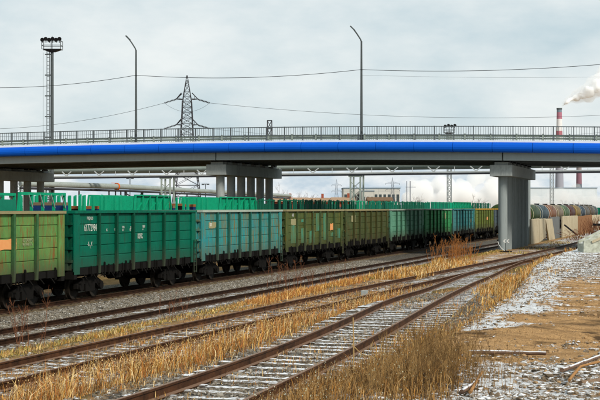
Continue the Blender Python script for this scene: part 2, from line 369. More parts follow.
M['clod'] = stonemat('earth_clod', [(.14, .08, .035), (.42, .25, .11), (.24, .14, .06), (.52, .33, .15)], .08)
def groundmat():
    m, t, b = newmat('ground_soil')
    at_ = t.nodes.new('ShaderNodeVertexColor'); at_.layer_name = 'tint'
    sp = t.nodes.new('ShaderNodeSeparateColor'); t.links.new(at_.outputs['Color'], sp.inputs[0])
    g = t.nodes.new('ShaderNodeNewGeometry')
    def nz(scale, det=6, rough=.65, st=(1, 1, 1), rot=0):
        mp = t.nodes.new('ShaderNodeMapping'); mp.inputs['Scale'].default_value = st; mp.inputs['Rotation'].default_value = (0, 0, rot)
        t.links.new(g.outputs['Position'], mp.inputs[0]); n = t.nodes.new('ShaderNodeTexNoise'); n.inputs['Scale'].default_value = scale
        n.inputs['Detail'].default_value = det; n.inputs['Roughness'].default_value = rough; t.links.new(mp.outputs[0], n.inputs['Vector']); return n
    def thr(noise, mask, soft=.06, lo=.25, hi=.75):      # noise broken mask
        a = t.nodes.new('ShaderNodeMapRange'); a.inputs[1].default_value = 0; a.inputs[2].default_value = 1; a.inputs[3].default_value = hi; a.inputs[4].default_value = lo
        t.links.new(mask, a.inputs[0]); s_ = t.nodes.new('ShaderNodeMath'); s_.operation = 'SUBTRACT'; t.links.new(noise, s_.inputs[0]); t.links.new(a.outputs[0], s_.inputs[1])
        r = t.nodes.new('ShaderNodeMapRange'); r.inputs[1].default_value = -soft; r.inputs[2].default_value = soft; t.links.new(s_.outputs[0], r.inputs[0]); return r.outputs[0]
    nS = nz(1.1, 8, .72, (1, 1, 1), -TH); nM = nz(7, 8, .7); nF = nz(38, 5, .7)
    nR = nz(2.0, 9, .75, (.35, 1.5, 1), -TH)
    # earth: tan sand with darker streaks
    earth = mixc(t, ramp(t, nR.outputs['Fac'], .34, .50).outputs[0], (.26, .145, .06), (.62, .37, .165))
    nD = nz(.55, 8, .7, (.5, 1.6, 1), -TH); earth = mixc(t, ramp(t, nD.outputs['Fac'], .52, .60).outputs[0], earth, (.13, .075, .032))
    earth = mixc(t, ramp(t, nF.outputs['Fac'], .30, .52).outputs[0], (.12, .07, .03), earth)
    earth = mixc(t, ramp(t, nM.outputs['Fac'], .30, .55).outputs[0], (.34, .20, .085), earth)
    dm = thr(nR.outputs['Fac'], at_.outputs['Alpha'], .05, .3, .75); earth = mixc(t, dm, earth, mixc(t, nF.outputs['Fac'], (.035, .02, .01), (.17, .095, .04)))
    # gravel
    vo = t.nodes.new('ShaderNodeTexVoronoi'); vo.inputs['Scale'].default_value = 13; t.links.new(g.outputs['Position'], vo.inputs['Vector'])
    sv = t.nodes.new('ShaderNodeSeparateColor'); t.links.new(vo.outputs['Color'], sv.inputs[0])
    grav = ramp(t, sv.outputs[0], 0, 1, (.04, .034, .026, 1), (.36, .33, .28, 1)).outputs[0]
    grav = mixc(t, ramp(t, vo.outputs['Distance'], .25, .75).outputs[0], grav, (.04, .035, .03))
    c = mixc(t, thr(nM.outputs['Fac'], sp.outputs[2]), earth, grav)
    # grass floor, its colour darkened for the shade between blades
    gr = mixc(t, ramp(t, nM.outputs['Fac'], .35, .65).outputs[0], (.05, .03, .012), (.26, .16, .05))
    gr = mixc(t, ramp(t, nS.outputs['Fac'], .50, .62).outputs[0], gr, (.15, .145, .03))
    c = mixc(t, thr(nM.outputs['Fac'], sp.outputs[1]), c, gr)
    # snow, broken by large and small noise
    nS2 = nz(2.6, 9, .75, (.6, 1.3, 1), -TH)
    ad = t.nodes.new('ShaderNodeMath'); ad.operation = 'ADD'; t.links.new(nS.outputs['Fac'], ad.inputs[0]); t.links.new(nR.outputs['Fac'], ad.inputs[1])
    ad2 = t.nodes.new('ShaderNodeMath'); ad2.operation = 'ADD'; t.links.new(ad.outputs[0], ad2.inputs[0]); t.links.new(nM.outputs['Fac'], ad2.inputs[1])
    ad3 = t.nodes.new('ShaderNodeMath'); ad3.operation = 'ADD'; t.links.new(ad2.outputs[0], ad3.inputs[0]); t.links.new(nS2.outputs['Fac'], ad3.inputs[1])
    dv = t.nodes.new('ShaderNodeMath'); dv.operation = 'MULTIPLY'; dv.inputs[1].default_value = .25; t.links.new(ad3.outputs[0], dv.inputs[0])
    c = mixc(t, thr(dv.outputs[0], sp.outputs[0], .022, .38, .62), c, mixc(t, ramp(t, nM.outputs['Fac'], .35, .6).outputs[0], (.50, .50, .50), (.82, .85, .88)))
    t.links.new(c, b.inputs['Base Color']); b.inputs['Roughness'].default_value = .95; b.inputs['Specular IOR Level'].default_value = .15
    h = t.nodes.new('ShaderNodeMath'); h.operation = 'ADD'; t.links.new(nM.outputs['Fac'], h.inputs[0]); t.links.new(nF.outputs['Fac'], h.inputs[1])
    bump(t, b, h.outputs[0], .9, .06); return m
M['ground'] = groundmat()
def tintmat(name, rough=.8, trans=0):
    m, t, b = newmat(name); a = t.nodes.new('ShaderNodeVertexColor'); a.layer_name = 'tint'; t.links.new(a.outputs['Color'], b.inputs['Base Color'])
    b.inputs['Roughness'].default_value = rough; b.inputs['Specular IOR Level'].default_value = .15; return m
M['grass'] = tintmat('dry_grass_blades')

# ------------------------------------------------------------------ ground masks
def dark_soil(D, Y):  # darker soil patches along the field ridges
    e = 4.9+2.7*sst(Y, 30, 75); Xc = -D*CT+Y*ST; Z = Y*CT+D*ST; fld = 1-sst(D, e-.1, e+.5)
    a = .75*np.exp(-((Z-28.6-.15*(Xc-3))/1.5)**2)*sst(Xc, 1.6, 3)*(1-sst(Xc, 5.2, 6.2))+.8*np.exp(-((Z-27.0)/.9)**2)*sst(Xc, 5.0, 6.0)+.55*np.exp(-((Z-39)/1.5)**2)*sst(Xc, 6, 8)
    a = a*sst(fbm(Xc*.9, Z*1.9, 44, 4), .36, .60)*1.15
    return np.clip(fld*(a+.16), 0, 1)+(1-fld)*.45
def masks(D, Y):
    """snow, grass, gravel"""
    D = np.asarray(D, float); Y = np.asarray(Y, float)
    e = 4.9+2.7*sst(Y, 30, 75); Xc = -D*CT+Y*ST; Z = Y*CT+D*ST
    fld = 1-sst(D, e-.1, e+.5)
    snow = np.zeros_like(D); hol = np.clip((.97-ground_h(D, Y))*3.2, -.35, .45); grass = np.zeros_like(D); grav = np.zeros_like(D)
    # field by distance
    fs = .34-.22*sst(Z, 22.3, 23.3)*1.0
    fs = np.where(Z < 23.2, .62, .16)+.0*Z
    fs = .56*(1-sst(Z, 22.6, 24.0))+.17*sst(Z, 22.6, 24.0)*(1-sst(Z, 45, 54))+.46*sst(Z, 45, 54)
    band = np.exp(-((Z-37)/2.2)**2)*.24
    edge = np.exp(-((D-e+.35)/.8)**2)*.62*sst(Z, 26, 30)
    wet = np.exp(-((Z-27)/2.0)**2)*.12
    fs = np.clip(fs+band+edge+wet*0+hol*.7*(1-sst(Z, 42, 60)), 0, .82)
    fs = fs+.25*np.exp(-((fbm(Xc*.35, Z*1.1, 91, 3)-.5)/.03)**2)*sst(Z, 29, 33); snow = snow+fld*np.clip(fs, 0, .85)
    gr_f = .60*sst(Z, 46, 55)+.55*(1-sst(Z, 22.6, 24.2))
    grav = grav+fld*gr_f+fld*.35*np.exp(-((Z-28.5)/1.6)**2)*sst(Xc*1.0, 1.5, 3)*(1-sst(Xc, 4.2, 5.5))
    # tracks
    t4 = sst(D, e+.3, e+1.0)*(1-sst(D, 8.3, 9.2))*(1-sst(Y, 60, 80))
    grav += (1-fld)*t4*.85; snow += (1-fld)*t4*.20
    g1 = sst(D, e+.6, e+1.2)*0
    tall = sst(D, 8.6, 9.3)*(1-sst(D, 11.6, 12.3)); grass += (1-fld)*tall*.75; snow += (1-fld)*tall*.14
    t3 = sst(D, 10.2, 11.5)*(1-sst(D, 13.8, 14.8)); grav += t3*.35; grass += t3*.35; snow += t3*.38
    st = sst(D, 14.4, 15.2)*(1-sst(D, 17.0, 17.8)); grass += st*.70; snow += st*.22*(1-sst(Y, 60, 85))+st*.30*np.exp(-((Y-42)/9)**2); grav += st*.15
    t2 = sst(D, 17.0, 17.8)*(1-sst(D, 20.6, 21.2)); grav += t2*.85; snow += t2*.22
    t1 = sst(D, 20.8, 21.4)*(1-sst(D, 27, 29)); grav += t1*1.0; snow += t1*.05
    far = sst(D, 27.5, 30); grass += far*.5; grav += far*.3; snow += far*.1
    fr = sst(Y, 100, 130)*(1-fld)*(D < 17.5); grav += fr*.2; snow += fr*.1
    f2 = (D > 45); 
    return np.clip(snow, 0, 1), np.clip(grass, 0, 1), np.clip(grav, 0, 1)

# ================================================================== GROUND
def grid_ground():
    Ds = np.concatenate([[-3500, -1200, -400, -120, -50, -30], np.arange(-16, -6, .5), np.arange(-6, 30, .13), np.arange(30, 60, 1.2), [62, 66, 72, 80, 95, 120, 160, 220, 320, 500, 900, 2000, 5000]])
    Ys = np.concatenate([[-200, -60, -20, -5, 3, 7], np.arange(9, 44, .13), np.arange(44, 90, .32), np.arange(90, 180, 1.0), np.arange(180, 400, 6), [420, 480, 560, 700, 900, 1300, 2000, 3500, 7500]])
    DD, YY = np.meshgrid(Ds, Ys); H = ground_h(DD, YY)
    far = (YY > 400) | (DD > 200) | (DD < -60); H = np.where(far, np.where(DD < 6, .95, -.3), H)
    H = np.where(YY > 380, -.3, H)
    V = np.stack([-DD, YY, H], -1).reshape(-1, 3)
    sn, gr, gv = masks(DD, YY)
    dp = dark_soil(DD, YY); C = np.stack([sn, gr, gv, dp], -1).reshape(-1, 4)
    nx = len(Ds); ny = len(Ys); i, j = np.meshgrid(np.arange(nx-1), np.arange(ny-1)); a = (j*nx+i).ravel()
    Fc = np.stack([a, a+nx, a+nx+1, a+1], -1)
    o = np_mesh('ground', V, Fc, M['ground'], C, smooth=True, nside=4); tag(o, kind='structure'); return o
grid_ground()

# ================================================================== RAIL TRACKS
RAILP = [(-.075, -.18), (.075, -.18), (.075, -.165), (.012, -.145), (.010, -.045), (.037, -.035), (.037, -.005), (.03, 0), (-.03, 0), (-.037, -.005), (-.037, -.035), (-.010, -.045), (-.012, -.145), (-.075, -.165)]
def fitD(pts, y0, y1, deg=3, step=1.0):
    Y = np.array([p.y for p in pts]); D = -np.array([p.x for p in pts])
    c = np.polyfit(Y, D, deg); ys = np.arange(y0, y1+step, step)
    return ys, np.polyval(c, np.clip(ys, Y.min()-6, Y.max()+6))
def rail_path(ys, ds, dz=.2): return [Vector((-d, y, float(smooth_h(d, y))+dz)) for y, d in zip(ys, ds)]
def track(name, label, cat, rails, cent, smat, dz=.2, sp=.56, slen=2.72, group='railway tracks side by side', limit=100, y0=None, y1=None, rmat='rail_rust', sw=.25, lift=0):
    """rails: list of point lists; cent: (ys, dl, dr) sleepers between the two"""
    t = empty(name, (0, 0, 0), 0, label, cat, group)
    for r in rails: MB().sweep(RAILP, r).build('rail', M[rmat], t)
    ys, dl, dr = cent; yy = np.arange(y0 if y0 else ys[0], (y1 if y1 else ys[-1]), sp); rest = MB(); n = 0
    for y in yy:
        y += random.uniform(-.06, .06)
        a = float(np.interp(y, ys, dl)); b = float(np.interp(y, ys, dr)); g = float(np.interp(y+1, ys, dl))-a
        za = float(smooth_h(a, y))+dz-.18; zb = float(smooth_h(b, y))+dz-.18; ex = (slen-(a-b))/2; s = (za-zb)/(a-b)
        p0 = Vector((-(a+ex), y-random.uniform(-.06, .06), za+s*ex-.075+lift+random.uniform(-.025, .01))); p1 = Vector((-(b-ex), y+(a-b)*g*.5+random.uniform(-.02, .02), zb-s*ex-.075+lift))
        m = MB() if n < limit else rest
        m.bar(p0, p1, sw*random.uniform(.85, 1.1), .15)
        for q in (a, b):
            zz = float(smooth_h(q, y))+dz-.18
            m.box((-q, y, zz+.006), (.36, .16, .016))
        if n < limit: m.build('sleeper', smat, t)
        n += 1
    if rest.v: tag(rest.build('sleeper', smat, t), kind='stuff')
    return t
# T1, T2: straight
GA = .795
for c, nm, lab, smt in ((24.67, 'wagon', 'rusty track under the long line of green wagons', M['sleeper_dry']), (19.2, 'empty', 'empty rusty track running just in front of the green wagons', M['sleeper_mid'])):
    ys = np.arange(8, 432, 8.0) if nm == 'wagon' else np.arange(8, 380, 8.0)
    rl = [Vector((-(c+GA), y, 0)) for y in ys]; rr = [Vector((-(c-GA), y, 0)) for y in ys]
    track('railway_track', lab, 'railway track', [rl, rr], (ys, np.full(len(ys), c+GA), np.full(len(ys), c-GA)), smt, dz=.2, y0=26 if nm == 'wagon' else 22, y1=190, rmat='rail_dark_shade')
c = 33.0
ys = np.arange(20, 430, 10.0)
track('railway_track', 'second track behind the green wagons, under the bright green stake wagons', 'railway track', [[Vector((-(c+GA), y, 0)) for y in ys], [Vector((-(c-GA), y, 0)) for y in ys]],
      (ys, np.full(len(ys), c+GA), np.full(len(ys), c-GA)), M['sleeper_dry'], y0=40, y1=120, dz=.3)
# T3: curves away past the pier; T4 joins it
A_px = [(0, 361), (90, 343.5), (155, 330), (240, 313), (310, 297.5), (370, 284.7), (407.5, 275.7), (460, 266.8), (530, 253.7), (567, 243.9), (588, 237.9)]
L_px = [(123.5, 400), (200, 371), (290, 340), (380, 304.7), (421, 285.8), (445, 277.8), (470, 270.5), (500, 262.8)]
R_px = [(247, 400), (290, 376.3), (328, 360), (380, 331.5), (403, 320), (460, 288.5), (500, 271.2), (520, 264)]
A_w = [hit(u, v, .2) for u, v in A_px]; L_w = [hit(u, v, .2) for u, v in L_px]; R_w = [hit(u, v, .2) for u, v in R_px]
yA, dA = fitD(A_w, 20, 178, 3)
dB = dA-2*GA
L_w = [p for p in L_w if p.y < 52]+[Vector((-(float(np.interp(y, yA, dA))-2*GA-.05), y, 0)) for y in (64, 68, 72, 76, 80)]
R_w = [p for p in R_w if p.y < 60]+[Vector((-(float(np.interp(y, yA, dA))-2*GA-o), y, 0)) for y, o in ((74, .75), (80, .45), (88, .12))]
yL, dL = fitD(L_w, 9, 84, 4); yR, dR = fitD(R_w, 9, 90, 4)
# T4 rails blend into T3's right rail / its own closure
for i, y in enumerate(yL):
    a = np.interp(y, yA, dA); dL[i] = min(dL[i], a-2*GA-.04)
for i, y in enumerate(yR): dR[i] = min(dR[i], np.interp(y, yA, dA)-2*GA-.085)
track('railway_track', 'half buried rusty track curving past the concrete pier to the buffer stop', 'railway track', [rail_path(yA, dA), rail_path(yA, dB)], (yA, dA, dB), M['sleeper_mid'], y0=22, y1=130)
track('railway_track', 'rusty track in the foreground with snow covered sleepers', 'railway track', [rail_path(yL, dL), rail_path(yR, dR)], (yL, dL, dR[:len(yL)]), M['sleeper_snow'], slen=3.0, y0=13.5, y1=70, sp=.64, sw=.25, lift=.006)

# ================================================================== BRIDGE
YF = 105.0                                                     # near face of the deck
BT = {'top': 9.93, 'btop': 8.60, 'bbot': 7.88, 'gbot': 7.27, 'ctop': 6.95, 'cbot': 6.06}
def dz(D): return .27-(D-40)**2/2500
XS = np.arange(-92.4, 22, 3.08)                                # 3.08 m panels
def strip(mb, prof, y0, x0=-92.4, x1=21.5, n=74):              # sweep a (y, z) profile along X following the deck's crest
    xs = np.linspace(x0, x1, n); m = len(prof); vs = []
    for x in xs:
        for q in prof: vs.append((x, y0+q[0], q[1]+dz(-x)))
    fs = [(i*m+j, (i+1)*m+j, (i+1)*m+(j+1) % m, i*m+(j+1) % m) for i in range(n-1) for j in range(m)]
    mb.add(vs, fs); mb.add(vs[:m], [tuple(range(m))]); mb.add(vs[-m:], [tuple(reversed(range(m)))]); return mb
def rect(y0, y1, z0, z1): return [(y0, z0), (y1, z0), (y1, z1), (y0, z1)]
W = 16.2
br = empty('road_bridge', (-38, YF, 0), 0, 'long grey road bridge with a bright blue edge, crossing over the tracks', 'bridge')
br.location = (0, 0, 0)
strip(MB(), rect(.3, W-.3, 8.15, 8.45), YF).build('deck_slab', M['concrete'], br)
strip(MB(), rect(1.9, W-1.9, 8.454, 8.52), YF).build('roadway', M['asphalt'], br)
for y in (0, W-1.6): strip(MB(), rect(y+.02, y+1.58, 8.456, 8.83), YF).build('kerb', M['curb'], br)
for side, yy in ((-1, YF), (1, YF+W)):
    prof = []
    for k in range(9):
        a = -math.pi/2+math.pi*k/8; prof.append((side*(.10+.34*math.cos(a)), 8.27+.40*math.sin(a)))
    prof += [(-side*.02, 8.67), (-side*.02, 7.87)]
    for i in range(len(XS)-1):
        m = MB(); strip(m, prof, yy, XS[i]+.014, XS[i+1]-.014, 2); o = m.build('cladding_panel', M['blue'], br)
    strip(MB(), rect(-.10 if side < 0 else .03, -.03 if side < 0 else .10, 7.9, 8.56), yy).build('panel_backing', M['black'], br)
# girders: steel box on the edges, I girders between
joints = [-84.9, -61.3-.9, -37.7-.9, -14.05-.9, 9.6-.9, 21.5]
joints = [-92.4, -84.9, -62.0, -38.35, -14.7, 8.9, 21.5]
for gi, y in enumerate([.55, 3.1, 5.6, 8.1, 10.6, 13.1, 15.65]):
    for a, b in zip(joints[:-1], joints[1:]):
        m = MB()
        if gi in (0, 6): prof = [(-.22, 7.27), (.22, 7.27), (.22, 8.15), (-.30, 8.15), (-.30, 7.98), (-.2, 7.9), (-.2, 7.42), (-.22, 7.40)]
        else: prof = [(-.25, 7.27), (.25, 7.27), (.25, 7.32), (.05, 7.34), (.05, 8.15), (-.05, 8.15), (-.05, 7.34), (-.25, 7.32)]
        strip(m, prof, YF+y, a+.05, b-.05, 12); m.build('girder', M['girder'] if gi in (0, 6) else M['girder_shade'], br)
# inner dark box girder (lower than the edge one)
# piers
for pi, Dp in enumerate((85.0, 61.3, 37.7, 14.05, -9.6)):
    x1 = -Dp; x0 = x1-1.75; h = dz(Dp+.9)
    m = MB(); m.bb(x0, x1, 106, 121.7, BT['cbot']+h, BT['ctop']+h); cap = m.build('pier_cap', M['concrete'], br, bevel=.04)
    for k, y in enumerate([.55, 3.1, 5.6, 8.1, 10.6, 13.1, 15.65]):
        yy = max(YF+y, 106.75)
        pd = MB(); pd.bb(x0+.35, x1-.35, yy-.55, yy+.55, BT['ctop']+h+.002, BT['ctop']+h+.22); pd.build('bearing_block', M['concrete'], cap)
        for s in (-.42, .42): MB().bb((x0+x1)/2+s-.2, (x0+x1)/2+s+.2, yy-.3, yy+.3, BT['ctop']+h+.222, 7.268+h).build('bearing', M['black'], cap)
    for k in range(6):
        y = 107.1+k*2.68; xc = (x0+x1)/2; m = MB(); zb = -.5; m.cyl((xc, y, zb), (xc, y, BT['cbot']+h), .36, n=28); m.build('column', M['concrete_col'] if pi == 3 else M['concrete'], cap)
# railing: posts 1.54 m apart, pickets between
for side, yy in ((0, YF+.12), (1, YF+W-.12)):
    m = MB()
    strip(m, rect(-.03, .03, 9.87, 9.94), yy); strip(m, rect(-.025, .025, 9.23, 9.28), yy)
    n = int((21.5+92.4)/.193)
    for i in range(n):
        x = -92.4+i*.193; h = dz(-x); m.bb(x-.014, x+.014, yy-.014, yy+.014, 9.25+h, 9.9+h)
    rl = m.build('railing', M['rail_grey'], br, fix=False)
    for i in range(74 if side == 0 else 0):
        x = -92.4+i*1.54; h = dz(-x); q = MB(); q.bb(x-.035, x+.035, yy-.04, yy+.04, 8.82+h, 9.95+h); q.bb(x-.09, x+.09, yy-.09, yy+.09, 8.82+h, 8.85+h); q.build('railing_post', M['rail_grey'], rl)
    m = MB(); yb = yy+(.42 if side == 0 else -.42)
    for z in (9.19, 8.99):
        strip(m, [(-.04, z+.07), (.03, z+.035), (.03, z-.035), (-.04, z-.07), (-.05, z-.07), (.02, z-.03), (.02, z+.03), (-.05, z+.07)], yb)
    gd = m.build('crash_barrier', M['galv'], br)
    for i in range(56 if side == 0 else 0):
        x = -92.4+i*2.02; h = dz(-x); q = MB(); q.bb(x-.06, x+.06, yb-.16, yb-.055, 8.84+h, 9.36+h); q.build('barrier_post', M['galv'], gd)
# street lamps on the bridge
def lamp_at(D, topz, label):
    x = -D; y = YF+.55; h = dz(D); t = empty('street_lamp', (x, y, 8.835+h), 0, label, 'street lamp', 'street lamps on the bridge')
    H_ = topz-(8.835+h)
    m = MB(); m.cyl((0, 0, 0), (0, 0, H_), .11, .07, 10); m.box((0, 0, .03), (.4, .4, .06)); m.build('pole', M['mast'], t)
    m = MB(); m.tube([(0, 0, H_-.05), (-.08, -.01, H_+.16), (-.36, -.04, H_+.60), (-.62, -.07, H_+.96)], .055, 8); m.build('arm', M['mast'], t)
    m = MB(); m.bar((-.54, -.07, H_+.88), (-.90, -.07, H_+1.24), .20, .09); m.build('lamp_head', M['mast'], t)
    return t
def Dat(u, Y):
    k = (700-u)*CT/F; return k*Y*CT/(1-k*ST)
def zat(u, v, Y):
    D = Dat(u, Y); Z = Y*CT+D*ST; return CAMH-(v-HOR)*Z/F
lamp_at(Dat(136, YF+.55), zat(136, 50, YF+.55), 'tall curved street lamp on the bridge, left of the lattice pylon')
lamp_at(Dat(361.5, YF+.55), zat(361.5, 41, YF+.55), 'tall curved street lamp on the middle of the bridge')

def catenary(p0, p1, sag, n=28):
    p0 = Vector(p0); p1 = Vector(p1); return [p0.lerp(p1, i/n)-Vector((0, 0, 4*sag*(i/n)*(1-i/n))) for i in range(n+1)]
def wire(pts, r, label, grp='overhead wires'):
    return tag(MB().tube(pts, r, 6).build('overhead_wire', M['wire'], fix=False), label, 'wire', grp)
yl = YF+.55
P1 = Vector((-Dat(136, yl), yl-.08, zat(136, 75.2, yl))); P2 = Vector((-Dat(361.5, yl), yl-.08, zat(361.5, 69.5, yl)))
Pl = P1-(P2-P1)*1.03; Pl.z = P1.z-.25; Pr = P2+(P2-P1)*1.05; Pr.z = P2.z-.05
wire(catenary(Pl, P1, .62), .022, 'dark wire from the left street lamp out to the left')
wire(catenary(P1, P2, .42), .022, 'dark wire slung between the two street lamps')
wire(catenary(P2, Pr, .34), .022, 'dark wire from the middle street lamp out to the right')

# switch stand at the foot of the near pier
p = hit(506, 252, 0)
sw = empty('switch_stand', (p.x, p.y-.1, gz(p.x, p.y)), 0, 'small black switch stand with white arrow plates at the foot of the pier', 'switch stand')
m = MB(); m.cyl((0, 0, 0), (0, 0, .78), .035, n=8); m.box((0, 0, .04), (.9, .25, .08)); m.build('stand', M['black'], sw)
m = MB()
for ox in (-.20, .06):
    m.prism([(ox, .84), (ox+.13, .98), (ox+.22, .98), (ox+.09, .84), (ox+.22, .70), (ox+.13, .70)], 'y', -.06, -.03)
m.build('arrow_plate', M['whiteplate'], sw)
MB().tube([(-.62, -.02, .86), (-.55, -.02, .6), (-.35, -.03, .3), (-.1, -.03, .1)], .025, 6).build('lever', M['whiteplate'], sw)
MB().cyl((-.62, -.02, .82), (-.62, -.02, .96), .06, n=8).build('counterweight', M['black'], sw)

# ================================================================== GONDOLA WAGONS
WB, WP, WS = 13.1, 13.92, 23.07                                # body length, pitch, D of the near side
XC = -(WS+1.56)
def wheel_mesh():
    m = MB(); n = 28; prof = [(.0, .14), (.04, .14), (.04, .3), (.0, .38), (-.02, .44), (-.06, .475), (.07, .475), (.085, .51), (.10, .51), (.10, .40), (.06, .32), (.07, .14)]
    vs = []; k = len(prof)
    for i in range(n):
        a = 2*math.pi*i/n
        for (x, r) in prof: vs.append((-x, r*math.cos(a), r*math.sin(a)))
    m.add(vs, [(i*k+j, i*k+(j+1) % k, ((i+1) % n)*k+(j+1) % k, ((i+1) % n)*k+j) for i in range(n) for j in range(k)], False)
    return m
def axle_wheel(side, y, parent):                               # side +1: near side
    m = wheel_mesh()
    vs = [(side*(v[0]*-1*-1)+side*.80, v[1]+y, v[2]+.475) for v in m.v]; mm = MB(); mm.v = vs; mm.f = m.f; mm.sm = m.sm
    mm.cyl((side*.70, y, .475), (side*.98, y, .475), .14, n=12)
    return mm.build('wheel', M['wheel'], parent)
def bogie(root, y, mat=None, full=True):
    b = MB(); b.bb(-.9, .9, y-.22, y+.22, .50, .80); b.cyl((0, y, .8), (0, y, .98), .25, n=12)
    for yy in (-.925, .925): b.cyl((-.72, y+yy, .475), (.72, y+yy, .475), .09, n=10)
    bo = b.build('bogie', M['under'], root)
    for s in (-1, 1):
        f = MB(); x0, x1 = s*.98, s*1.14
        f.prism([(y-1.2, .60), (y-.75, .78), (y-.35, .86), (y+.35, .86), (y+.75, .78), (y+1.2, .60), (y+1.2, .42), (y+.8, .40), (y+.55, .58), (y+.45, .58), (y+.42, .28), (y-.42, .28), (y-.45, .58), (y-.55, .58), (y-.8, .40), (y-1.2, .42)], 'x', x0, x1)
        for q in (-.22, 0, .22): f.cyl((s*1.06, y+q, .34), (s*1.06, y+q, .60), .07, n=8)
        for yy in (-.925, .925): f.cyl((s*1.0, y+yy, .475), (s*1.22, y+yy, .475), .17, n=12)
        f.build('side_frame', M['under'], bo)
        for yy in (-.925, .925): axle_wheel(s, y+yy, bo)
    return bo
def lettering(text, size, loc, mat, parent, name='lettering', sx=.72):
    cu = bpy.data.curves.new(name, 'FONT'); cu.body = text; cu.size = size; cu.extrude = .002; cu.resolution_u = 2; cu.space_character = 1.0
    o = bpy.data.objects.new(name, cu); col.objects.link(o)
    dg = bpy.context.evaluated_depsgraph_get(); me = bpy.data.meshes.new_from_object(o.evaluated_get(dg))
    bpy.data.objects.remove(o); me.materials.clear(); me.materials.append(mat)
    for v in me.vertices: x, y, z = v.co; v.co = (z, x*sx, y)
    q = bpy.data.objects.new(name, me); col.objects.link(q); q.location = loc; q.parent = parent; return q
def gondola(i, label, mp, mpost, mrim=None, texts=(), patches=()):
    y0 = 47.6+WP*(i-2); yc = y0+WB/2; h = WB/2; X1 = 1.56
    g = empty('gondola_wagon', (XC, yc, 0), 0, label, 'freight wagon', 'green gondola wagons in the long freight train')
    zb, zt = 1.27, 3.40
    def tr(x): return x
    for s in (-1, 1):                                          # side sheets, pressed into boards
        m = MB(); X = s*(X1-.13)
        n = 7; ws = WB/n if False else (WB-.55*2)/7
        nb = 5; bh = (zt-zb)/nb
        for k in range(nb):
            z0 = zb+k*bh; z1 = z0+bh
            off = 0.0
            m.prism([(X-s*.04, z0), (X, z0+.012), (X+s*.010, z0+.03), (X+s*.010, z1-.03), (X, z1-.010), (X-s*.04, z1)], 'y', -h+.03, h-.03) if s > 0 else m.prism([(X-s*.04, z0), (X-s*.04, z1), (X, z1-.010), (X+s*.010, z1-.03), (X+s*.010, z0+.03), (X, z0+.010)], 'y', -h+.03, h-.03)
        # prism along y takes (x, z)
        m.build('side_wall', mp, g)
        # posts
        ps = [-h+.55+(WB-1.1)/7*k for k in range(8)]
        for k in range(1, 7):
            y = ps[k]; q = MB(); xo = s*(X1)
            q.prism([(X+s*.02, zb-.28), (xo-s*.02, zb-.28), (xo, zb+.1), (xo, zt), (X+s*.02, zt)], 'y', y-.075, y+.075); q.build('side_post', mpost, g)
        for e in (-1, 1):
            q = MB(); ye = e*(h-.25)
            q.prism([(X+s*.023, zb-.24), (X1*s-s*.05, zb-.24), (X1*s-s*.05, zt), (X+s*.023, zt)], 'y', ye-.25, ye+.25)
            q.build('corner_post', mp, g)
    q = MB()
    for s in (-1, 1): q.bb(s*(X1-.17), s*(X1+.01), -h-.03, h+.03, zt+.001, zt+.10)
    for e in (-1, 1): q.bb(-(X1-.171), X1-.171, e*(h-.12), e*(h+.029), zt+.001, zt+.099)
    q.build('top_rim', mrim or mp, g)
    for e in (-1, 1):
        m = MB(); m.bb(-X1+.18, X1-.18, e*(h-.02), e*(h-.08), 1.2, zt)
        for z in (1.55, 2.05, 2.55, 3.0): m.bb(-X1+.12, X1-.12, e*(h-.019), e*(h+.09), z-.05, z+.05)
        for x in (-1.2, 1.2): m.bb(x-.06, x+.06, e*(h-.017), e*(h+.07), 1.2, zt)
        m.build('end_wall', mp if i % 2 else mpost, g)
    # floor, hatches and their hinges, underframe
    m = MB(); m.bb(-1.40, 1.40, -h+.05, h-.05, 1.14, 1.25); m.build('floor', M['under'], g)
    m = MB(); m.bb(-.28, .28, -h, h, .80, 1.135)
    for s in (-1, 1): m.bb(s*1.02, s*1.10, -h, h, 1.0, 1.135)
    m.bb(-1.5, 1.5, -h, -h+.25, .85, 1.138); m.bb(-1.5, 1.5, h-.25, h, .85, 1.138)
    for e in (-1, 1): m.bb(-1.3, 1.3, e*4.325-.2, e*4.325+.2, .98, 1.136)
    m.build('underframe', M['under'], g)
    wd = (WB-1.1)/14
    for s in (-1, 1):
        hn = MB()
        for k in range(14):
            y = -h+.55+wd*(k+.5); zz = random.uniform(-.022, .022)
            hn.bb(s*1.40, s*1.47, y-wd*.42, y+wd*.42, 1.0+zz, 1.262)
            for q in [q for q in (-.30+random.uniform(-.08, .08), .22+random.uniform(-.1, .1)) if random.random() < .8]: hn.prism([(s*1.471, .90+zz*2), (s*1.52, .93+zz*2), (s*1.52, 1.33+zz*6), (s*1.471, 1.37+zz*6)], 'y', y+q*wd*1.2-.028-zz, y+q*wd*1.2+.028+zz)
            hn.bar((s*1.50, y-.12, 1.0), (s*1.535, y+.1, .80+zz), .04)
        hn.build('hatch_latches', M['under'], g)
    bk = MB(); bk.cyl((.55, -1.2, .78), (.55, -.5, .78), .18, n=12); bk.cyl((.7, .4, .8), (.7, 1.3, .8), .14, n=12); bk.bar((1.0, -3, .85), (1.0, 2.6, .85), .05); bk.bb(.9, 1.2, -1.9, -1.5, .7, .98)
    bk.build('brake_gear', M['under'], g)
    for e in (-1, 1):
        c = MB(); c.bb(-.12, .12, e*h, e*(h+.28), .96, 1.16); c.bb(-.2, .2, e*(h+.24), e*(h+.405), .88, 1.22); c.build('coupler', M['under'], g)
    ld = MB(); yy = h-.16
    for a in (-.16, .16): ld.bar((1.535+.02, yy+a, .55), (1.535+.02, yy+a, 2.1), .03)
    for k in range(6): ld.bar((1.56, yy-.16, .60+k*.28), (1.56, yy+.16, .60+k*.28), .025)
